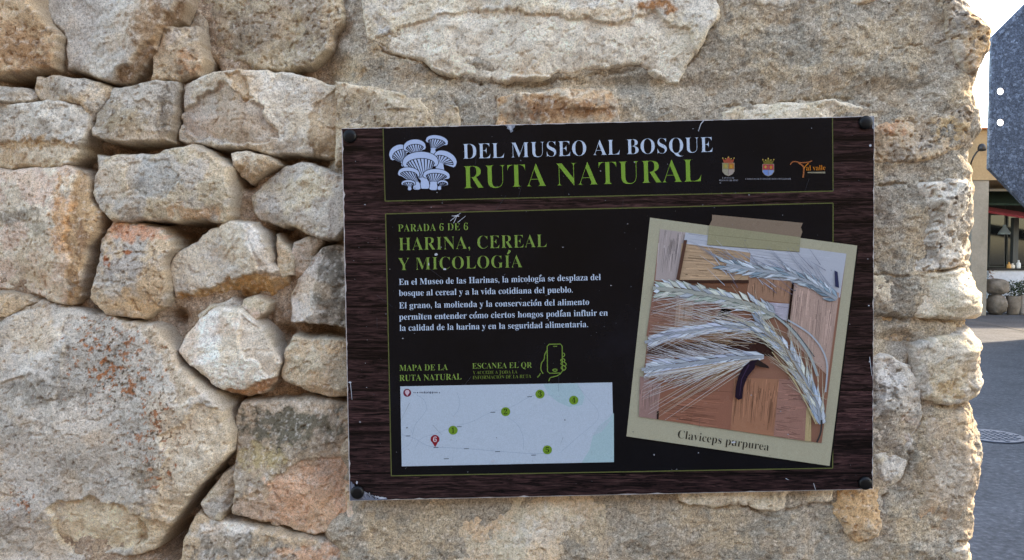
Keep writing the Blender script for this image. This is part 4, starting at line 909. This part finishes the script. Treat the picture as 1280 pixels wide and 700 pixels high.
# ------------------------------------------------------------------ the two houses that close the street: one shades the road, one is added dark to block low sky
def plain_house(x0, x1, y0, y1, h, rise, wallm, label, face):
    t_ = empty('unseen_house', ((x0 + x1) / 2, (y0 + y1) / 2, 0), label, 'house', 'village houses round the street')
    m = MB(); m.box((x0, y0, 0), (x1, y1, h)); m.build('wall', wallm, t_)
    m = MB(); e = .35; ym = (y0 + y1) / 2; xm = (x0 + x1) / 2; z = h + .003
    if face == 'x':
        A = [(x0 - e, y0 - e, z), (x1 + e, y0 - e, z), (x1 + e, y1 + e, z), (x0 - e, y1 + e, z), (xm, y0 - e, z + rise), (xm, y1 + e, z + rise)]; m.add(A, [(0, 4, 5, 3), (1, 2, 5, 4), (0, 1, 4), (2, 3, 5), (0, 3, 2, 1)])
    else:
        A = [(x0 - e, y0 - e, z), (x1 + e, y0 - e, z), (x1 + e, y1 + e, z), (x0 - e, y1 + e, z), (x0 - e, ym, z + rise), (x1 + e, ym, z + rise)]; m.add(A, [(0, 1, 5, 4), (3, 4, 5, 2), (0, 4, 3), (1, 2, 5), (0, 3, 2, 1)])
    m.build('roof', M_TILE, t_)
    n = 4
    for k_ in range(n):
        for zz in (1.0, 3.7):
            if face == 'x':
                yc = y0 + (y1 - y0) * (k_ + .5) / n; m = MB(); m.box((x0 - .05, yc - .55, zz), (x0 + .02, yc + .55, zz + 1.4)); wo = m.build('window', M_FRAME, t_)
                m = MB(); m.box((x0 - .056, yc - .47, zz + .08), (x0 - .052, yc + .47, zz + 1.32)); m.build('pane', M_GLASS, wo)
            else:
                xc = x0 + (x1 - x0) * (k_ + .5) / n; m = MB(); m.box((xc - .55, y1 - .02, zz), (xc + .55, y1 + .05, zz + 1.4)); wo = m.build('window', M_FRAME, t_)
                m = MB(); m.box((xc - .47, y1 + .052, zz + .08), (xc + .47, y1 + .056, zz + 1.32)); m.build('pane', M_GLASS, wo)
M_TILE = concrete('clay_roof_tile', lin((120, 74, 54)), lin((158, 100, 72)), 3)
M_GLASS = mat('dark_window_glass', (.012, .014, .016), .08, 0, .5)[0]; M_FRAME = mat('grey_window_frame', lin((58, 62, 64)), .5)[0]
plain_house(9.0, 15.0, 0.5, 12.5, 6.6, 1.2, concrete('beige_render', lin((176, 158, 132)), lin((192, 174, 148)), 1), 'beige two-storey house beside the road, shading the asphalt', 'x')
plain_house(-15, 13, -15.0, -8.0, 5.6, 1.6, concrete('dark_brown_render', lin((96, 82, 72)), lin((112, 96, 84)), 1), 'unseen long dark brown house added across the street to block low sky light', 'y')  # out of view, added so the wall is lit mostly from above

# ------------------------------------------------------------------ restaurant front across the street
D = 18.0; Y0 = D - CAMD
def bz(py, y=Y0): return P(640, py, y)[2]
def bx(px, y=Y0): return P(px, 350, y)[0]
M_OCH = concrete('ochre_render', lin((150, 130, 102)), lin((166, 145, 114)), 1.5); M_COLUMN = concrete('column_concrete', (.20, .19, .165), (.28, .265, .235), 2)
M_DARKW = mat('dark_brown_wood', lin((22, 20, 20)), .7)[0]; M_WHITEW = concrete('white_wall_paint', lin((188, 197, 210)), lin((196, 205, 218)), 1)
house = empty('restaurant_building', (bx(1236), Y0, 0), 'ochre restaurant front with a pale corner column, awnings and dark windows across the street', 'building')
x0, x1 = bx(300), bx(2100)
mb = MB(); mb.box((x0, Y0, bz(225)), (x1, Y0 + 5, bz(162))); mb.build('upper_wall', M_OCH, house)
mb = MB(); mb.box((x0 - .1, Y0 - .12, bz(162)), (x1, Y0 + 5, bz(160))); mb.build('coping', mat('terracotta_coping', lin((176, 110, 74)), .8)[0], house)
mb = MB(); mb.box((bx(1213.5), Y0 + .02, 0), (bx(1234.5), Y0 + .40, bz(225) - .002)); mb.build('column', M_COLUMN, house, bevel=.015)
mb = MB(); mb.box((x0, Y0 + 3.2, 0), (x1, Y0 + 3.4, bz(225))); mb.build('rear_wall', M_DARKW, house)
yb = Y0 + 3.19
for (a, b, t_, u) in [(1234, 1254, 268, 334), (1256, 1280, 268, 334), (1282, 1310, 268, 334)]:
    s_ = (CAMD + yb) / (CAMD + Y0); fx = lambda p: bx(p, yb)
    w_ = MB(); w_.box((fx(a), yb - .05, bz(u, yb)), (fx(b), yb, bz(t_, yb))); wo = w_.build('window', M_FRAME, house)
    g_ = MB(); g_.box((fx(a + 1.2), yb - .056, bz(u - 1.2, yb)), (fx(b - 1.2), yb - .051, bz(t_ + 1.2, yb))); g_.build('pane', M_GLASS, wo)
mb = MB(); mb.box((bx(1265.5, Y0 + 1.6), Y0 + 1.6, 0), (bx(1272, Y0 + 1.6), Y0 + 1.72, bz(272, Y0 + 1.6))); mb.build('door_post', M_FRAME, house)
yw = Y0 + 1.0
mb = MB(); mb.box((bx(1236, yw), yw, 0), (x1, yw + .18, bz(338, yw))); mb.build('low_wall', M_WHITEW, house)
mb = MB(); mb.box((bx(1235, yw), yw - .03, bz(338, yw)), (x1, yw + .24, bz(335.6, yw))); mb.build('sill_board', M_DARKW, house)
def awning(name, mat_, pts_top, pts_bot, ya, yb_, val):
    mb = MB(); A, B = [P(*p, ya) for p in pts_top]; C_, D_ = [P(*p, yb_) for p in pts_bot]
    t_ = .02; vs = [A, B, C_, D_]; lo = [(p[0], p[1], p[2] - t_) for p in vs]; mb.add(vs + lo, [(0, 1, 2, 3)[::-1], (4, 5, 6, 7), (0, 1, 5, 4), (1, 2, 6, 5), (2, 3, 7, 6), (3, 0, 4, 7)])
    vd = [D_, C_]; n = 24
    for i in range(n):
        u0, u1 = i / n, (i + 1) / n; p = [D_[j] + (C_[j] - D_[j]) * u0 for j in range(3)]; q_ = [D_[j] + (C_[j] - D_[j]) * u1 for j in range(3)]; o_ = .03 * (i % 2)
        mb.add([(p[0], p[1] - .01 - o_, p[2]), (q_[0], q_[1] - .04 + o_, q_[2]), (q_[0], q_[1] - .04 + o_, q_[2] - val), (p[0], p[1] - .01 - o_, p[2] - val)], [(0, 1, 2, 3)])
    mb.build(name, mat_, house)
awning('green_awning', mat('green_canvas', lin((30, 56, 52)), .85)[0], [(1233, 238), (1500, 240)], [(1500, 256), (1233, 254)], Y0 + 2.2, Y0 + 1.4, .05)
awning('red_awning', mat('red_canvas', lin((112, 28, 40)), .85)[0], [(1233, 258), (1500, 300)], [(1500, 306), (1233, 263)], Y0 + 1.5, Y0 + .9, .055)
mb = MB(); mb.box((bx(1234, Y0 + 1.3), Y0 + 1.3, bz(239, Y0 + 1.3)), (x1, Y0 + 1.36, bz(236, Y0 + 1.3))); mb.build('awning_rail', mat('white_metal', lin((150, 156, 160)), .4)[0], house)

M_BLK = mat('black_metal', lin((30, 30, 34)), .45)[0]
lamp = empty('wall_lamp', P(1213, 207, Y0), 'black gooseneck wall lamp on the ochre upper wall of the restaurant', 'wall lamp')
mb = MB(); yl = Y0 - .25; mb.tube([P(1213, 208, Y0 - .01), P(1214, 203, yl), P(1217, 196, yl), P(1221, 190, yl), P(1226, 186, yl)], .018, 8); mb.build('lamp_arm', M_BLK, lamp, smooth=True)
c = P(1227.5, 184, yl); mb = MB(); mb.lathe((c[0], c[1], c[2] - .05), [(.02, .13), (.06, .11), (.085, .06), (.09, 0), (.07, -.03), (.02, -.04)], 16); mb.build('lamp_shade', M_BLK, lamp, smooth=True)
yp = Y0 + 2.6; c = P(1255.5, 293, yp); s_ = (CAMD + yp) / F
pl = empty('pendant_lamp', (c[0], yp, c[2]), 'silver cone pendant lamp hanging in front of the dark restaurant window', 'pendant lamp')
mb = MB(); mb.lathe(c, [(7.5 * s_, 0), (7.2 * s_, 1.2 * s_), (5 * s_, 5 * s_), (2.4 * s_, 8.5 * s_), (1.6 * s_, 12 * s_), (.3 * s_, 12.4 * s_)], 20); mb.build('lamp_shade', mat('brushed_zinc', lin((170, 184, 192)), .35, .3)[0], pl, smooth=True)
mb = MB(); mb.tube([(c[0], c[1], c[2] + 12 * s_), (c[0], c[1], bz(226))], .008, 6); mb.build('lamp_cord', M_BLK, pl)

def boulder(name, c, rx, ry, rz, col, label, cat, seed, parent=None):
    bm = bmesh.new(); bmesh.ops.create_icosphere(bm, subdivisions=4, radius=1)
    for v in bm.verts:
        p = v.co; f = 1 + .13 * float(perlin(np.array([p.x * 1.3 + p.z]), np.array([p.y * 1.3 - p.z]), seed, seed)[0]) + .05 * float(perlin(np.array([p.x * 4 + p.z * 3]), np.array([p.y * 4]), seed)[0])
        q_ = (abs(p.z) ** .8) * (1 if p.z > 0 else -1); v.co = (c[0] + p.x * rx * f, c[1] + p.y * ry * f, c[2] + q_ * rz * f)
    me = bpy.data.meshes.new(name); bm.to_mesh(me); bm.free(); me.polygons.foreach_set('use_smooth', np.full(len(me.polygons), True))
    return tag(link(name, me, col, parent), label, cat, 'stacked boulders by the column')
M_ROCK = concrete('planter_rock', (.08, .07, .06), (.24, .215, .185), 5)
yk = Y0 + .35; sk = (CAMD + yk) / F
ck = lambda px, py: P(px, py, yk)
c = ck(1245.5, 384); boulder('boulder', (c[0], yk, .24), 12 * sk, .24, .25, M_ROCK, 'rounded boulder on the ground beside the column, under a second boulder', 'boulder', 3)
c = ck(1246, 366); boulder('boulder', (c[0], yk, .64), 13.5 * sk, .25, .19, M_ROCK, 'rounded boulder resting on top of another boulder beside the column', 'boulder', 9)
M_LEAF = concrete('dark_leaf', (.012, .024, .012), (.04, .07, .028), 8); M_LEAF2 = concrete('reddish_leaf', (.08, .04, .03), (.16, .08, .06), 8)
def leaves(name, c, rx, ry, rz, n, mat_, parent, seed, size=.07):
    r_ = random.Random(seed); mb = MB()
    from mathutils import Vector
    for i in range(n):
        while True:
            p = Vector((r_.uniform(-1, 1), r_.uniform(-1, 1), r_.uniform(-1, 1)))
            if p.length < 1: break
        p = Vector((c[0] + p.x * rx, c[1] + p.y * ry, c[2] + p.z * rz)); d = Vector((r_.gauss(0, 1), r_.gauss(0, 1), r_.gauss(.5, .8))).normalized(); s = d.orthogonal().normalized(); L = size * r_.uniform(.6, 1.3)
        mb.add([p, p + d * L * .5 + s * L * .2, p + d * L, p + d * L * .5 - s * L * .2], [(0, 1, 2, 3)])
    mb.build(name, mat_, parent)
def potted(px, py0, py1, wpx, label, ph_, seed, mat_leaf, mat_pot, leafrows):
    c = P(px, py1, yk); rad = wpx * sk / 2; h = (py1 - py0) * sk; zb = 0
    t_ = empty('potted_plant', (c[0], yk, 0), label, 'potted plant', 'stone pots along the low wall')
    mb = MB(); mb.lathe((c[0], yk, zb), [(rad * .66, 0), (rad * .8, .04), (rad, h * .55), (rad * .94, h * .9), (rad * .99, h), (rad * .86, h), (rad * .84, h - .05)], 20); mb.build('pot', mat_pot, t_, smooth=True)
    leaves('foliage', (c[0], yk, zb + h + ph_ * .4), rad * 1.35, rad * 1.1, ph_ * .62, leafrows, mat_leaf, t_, seed)
potted(1266, 371, 394.5, 17, 'stone pot with a dark green bush against the white low wall', .34, 3, M_LEAF, M_ROCK, 420)
potted(1279, 370, 395, 12, 'pale stone pot with a dark green bush at the picture edge', .34, 4, M_LEAF, concrete('pale_pot', (.26, .25, .24), (.34, .33, .31), 4), 320)
t_ = empty('climbing_plant', P(1237, 371, Y0 + .75), 'thin reddish climbing plant beside the column, behind the stacked boulders', 'plant'); c = P(1237.5, 352, Y0 + .75)
leaves('foliage', (c[0], c[1], c[2]), .07, .07, .30, 130, M_LEAF2, t_, 8, .06); mb = MB(); mb.tube([(c[0], c[1], 0), (c[0], c[1], c[2])], .012, 6); mb.build('stem', M_DARKW, t_)
for i, (px, h, cl, lab) in enumerate([(1264, .15, (196, 150, 84), 'amber bottle standing on the dark sill board'), (1268.5, .12, (210, 206, 196), 'small white jar standing on the dark sill board'), (1276, .20, (206, 212, 216), 'tall pale bottle standing on the dark sill board')]):
    z0 = bz(335.6, yw); c = (bx(px, yw), yw + .1, z0); mb = MB(); mb.lathe(c, [(.045, 0), (.048, .01), (.048, h * .6), (.02, h * .75), (.02, h), (.001, h)], 14); tag(mb.build('jar' if i == 1 else 'bottle', mat('glazed_%d' % i, lin(cl), .3)[0], smooth=True), lab, 'jar' if i == 1 else 'bottle', 'things on the restaurant sill')

# ------------------------------------------------------------------ back of the octagonal traffic sign
def spangle():
    m, t, b = mat('galvanised_spangle', rough=.5, metal=.55, spec=.4); v = coords(t)
    vo = N(t, 'ShaderNodeTexVoronoi', Scale=130.0); vo.feature = 'F1'
    nz = N(t, 'ShaderNodeTexNoise', Scale=60.0, Detail=3.0); t.links.new(v, nz.inputs['Vector']); mx = N(t, 'ShaderNodeMix'); mx.data_type = 'RGBA'; mx.inputs[0].default_value = .02; t.links.new(v, mx.inputs[6]); t.links.new(nz.outputs['Color'], mx.inputs[7]); t.links.new(mx.outputs[2], vo.inputs['Vector'])
    sp = N(t, 'ShaderNodeSeparateColor'); t.links.new(vo.outputs['Color'], sp.inputs[0])
    n = noise(t, v, 210, 4, .75)
    c = mulc(t, ramp(t, sp.outputs[0], [(0, lin((66, 76, 92))), (.7, lin((78, 90, 108))), (1, lin((106, 120, 140)))]), ramp(t, n, [(.36, (.5,) * 3), (.5, (1, 1, 1)), (.66, (1.75,) * 3)]))
    t.links.new(c, b.inputs['Base Color']); t.links.new(ramp(t, sp.outputs[1], [(0, (.4,) * 3), (1, (.65,) * 3)]), b.inputs['Roughness']); return m
M_GALV = spangle(); M_SIGNRED = mat('red_sign_face', lin((150, 26, 32)), .4)[0]
YS = 1.30; DS = CAMD + YS; side = 162 * DS / F
cz_ = P(640, 129, YS)[2]; lx = P(1236.5, 129, YS)[0]; ap = side * (1 + math.sqrt(2)) / 2; cx_ = lx + ap
ts = empty('traffic_sign', (cx_, YS, 0), 'octagonal grey metal traffic sign seen from behind beside the wall end', 'traffic sign')
bm = bmesh.new()
def octo(a): return [(cx_ + a / cos(pi / 8) * cos(pi / 8 + i * pi / 4), cz_ + a / cos(pi / 8) * sin(pi / 8 + i * pi / 4)) for i in range(8)]
holes = [P(1251, 114, YS), P(1251, 153, YS)]
def plate(y, flip):
    b2 = bmesh.new(); edges = []
    def loop(pts):
        vs = [b2.verts.new((x, y, z)) for x, z in pts]; return [b2.edges.new((vs[i], vs[(i + 1) % len(vs)])) for i in range(len(vs))]
    edges += loop(octo(ap - .012))
    for h in holes: edges += loop([(h[0] + .0095 * cos(2 * pi * i / 20), h[2] + .0095 * sin(2 * pi * i / 20)) for i in range(20)])
    bmesh.ops.triangle_fill(b2, use_beauty=True, use_dissolve=False, edges=edges)
    kill = [f for f in b2.faces if any(math.hypot(f.calc_center_median().x - h[0], f.calc_center_median().z - h[2]) < .009 for h in holes)]
    bmesh.ops.delete(b2, geom=kill, context='FACES_ONLY'); me = bpy.data.meshes.new('plate'); b2.to_mesh(me); b2.free(); return me
link('plate', plate(YS + .001, False), M_GALV, ts); me = plate(YS + .004, True); me.name = 'sign_face'; link('sign_face', me, M_SIGNRED, ts)
mb = MB(); o1, o2, o3 = octo(ap), octo(ap - .020), octo(ap - .0205)                # folded rim
prof = [(ap - .014, .003), (ap - .0165, -.004), (ap - .015, -.006), (ap - .002, -.006), (ap, -.004), (ap, .006), (ap - .012, .008)]
rings = [[(x, YS + dy, z) for x, z in octo(a)] for a, dy in prof]
vs = [v for r_ in rings for v in r_]; fs = []
for i in range(len(prof) - 1):
    for j in range(8): fs.append((i * 8 + j, i * 8 + (j + 1) % 8, (i + 1) * 8 + (j + 1) % 8, (i + 1) * 8 + j))
mb.add(vs, fs); mb.build('folded_rim', M_GALV, ts)
mb = MB(); mb.tube([(cx_, YS - .05, 0), (cx_, YS - .05, cz_ + ap * .9)], .03, 20); mb.build('post', M_GALV, ts, smooth=True)
for dz_ in (-.18, .18):
    mb = MB(); mb.box((cx_ - .09, YS - .022, cz_ + dz_ - .02), (cx_ + .09, YS - .002, cz_ + dz_ + .02)); mb.build('bracket', M_GALV, ts)
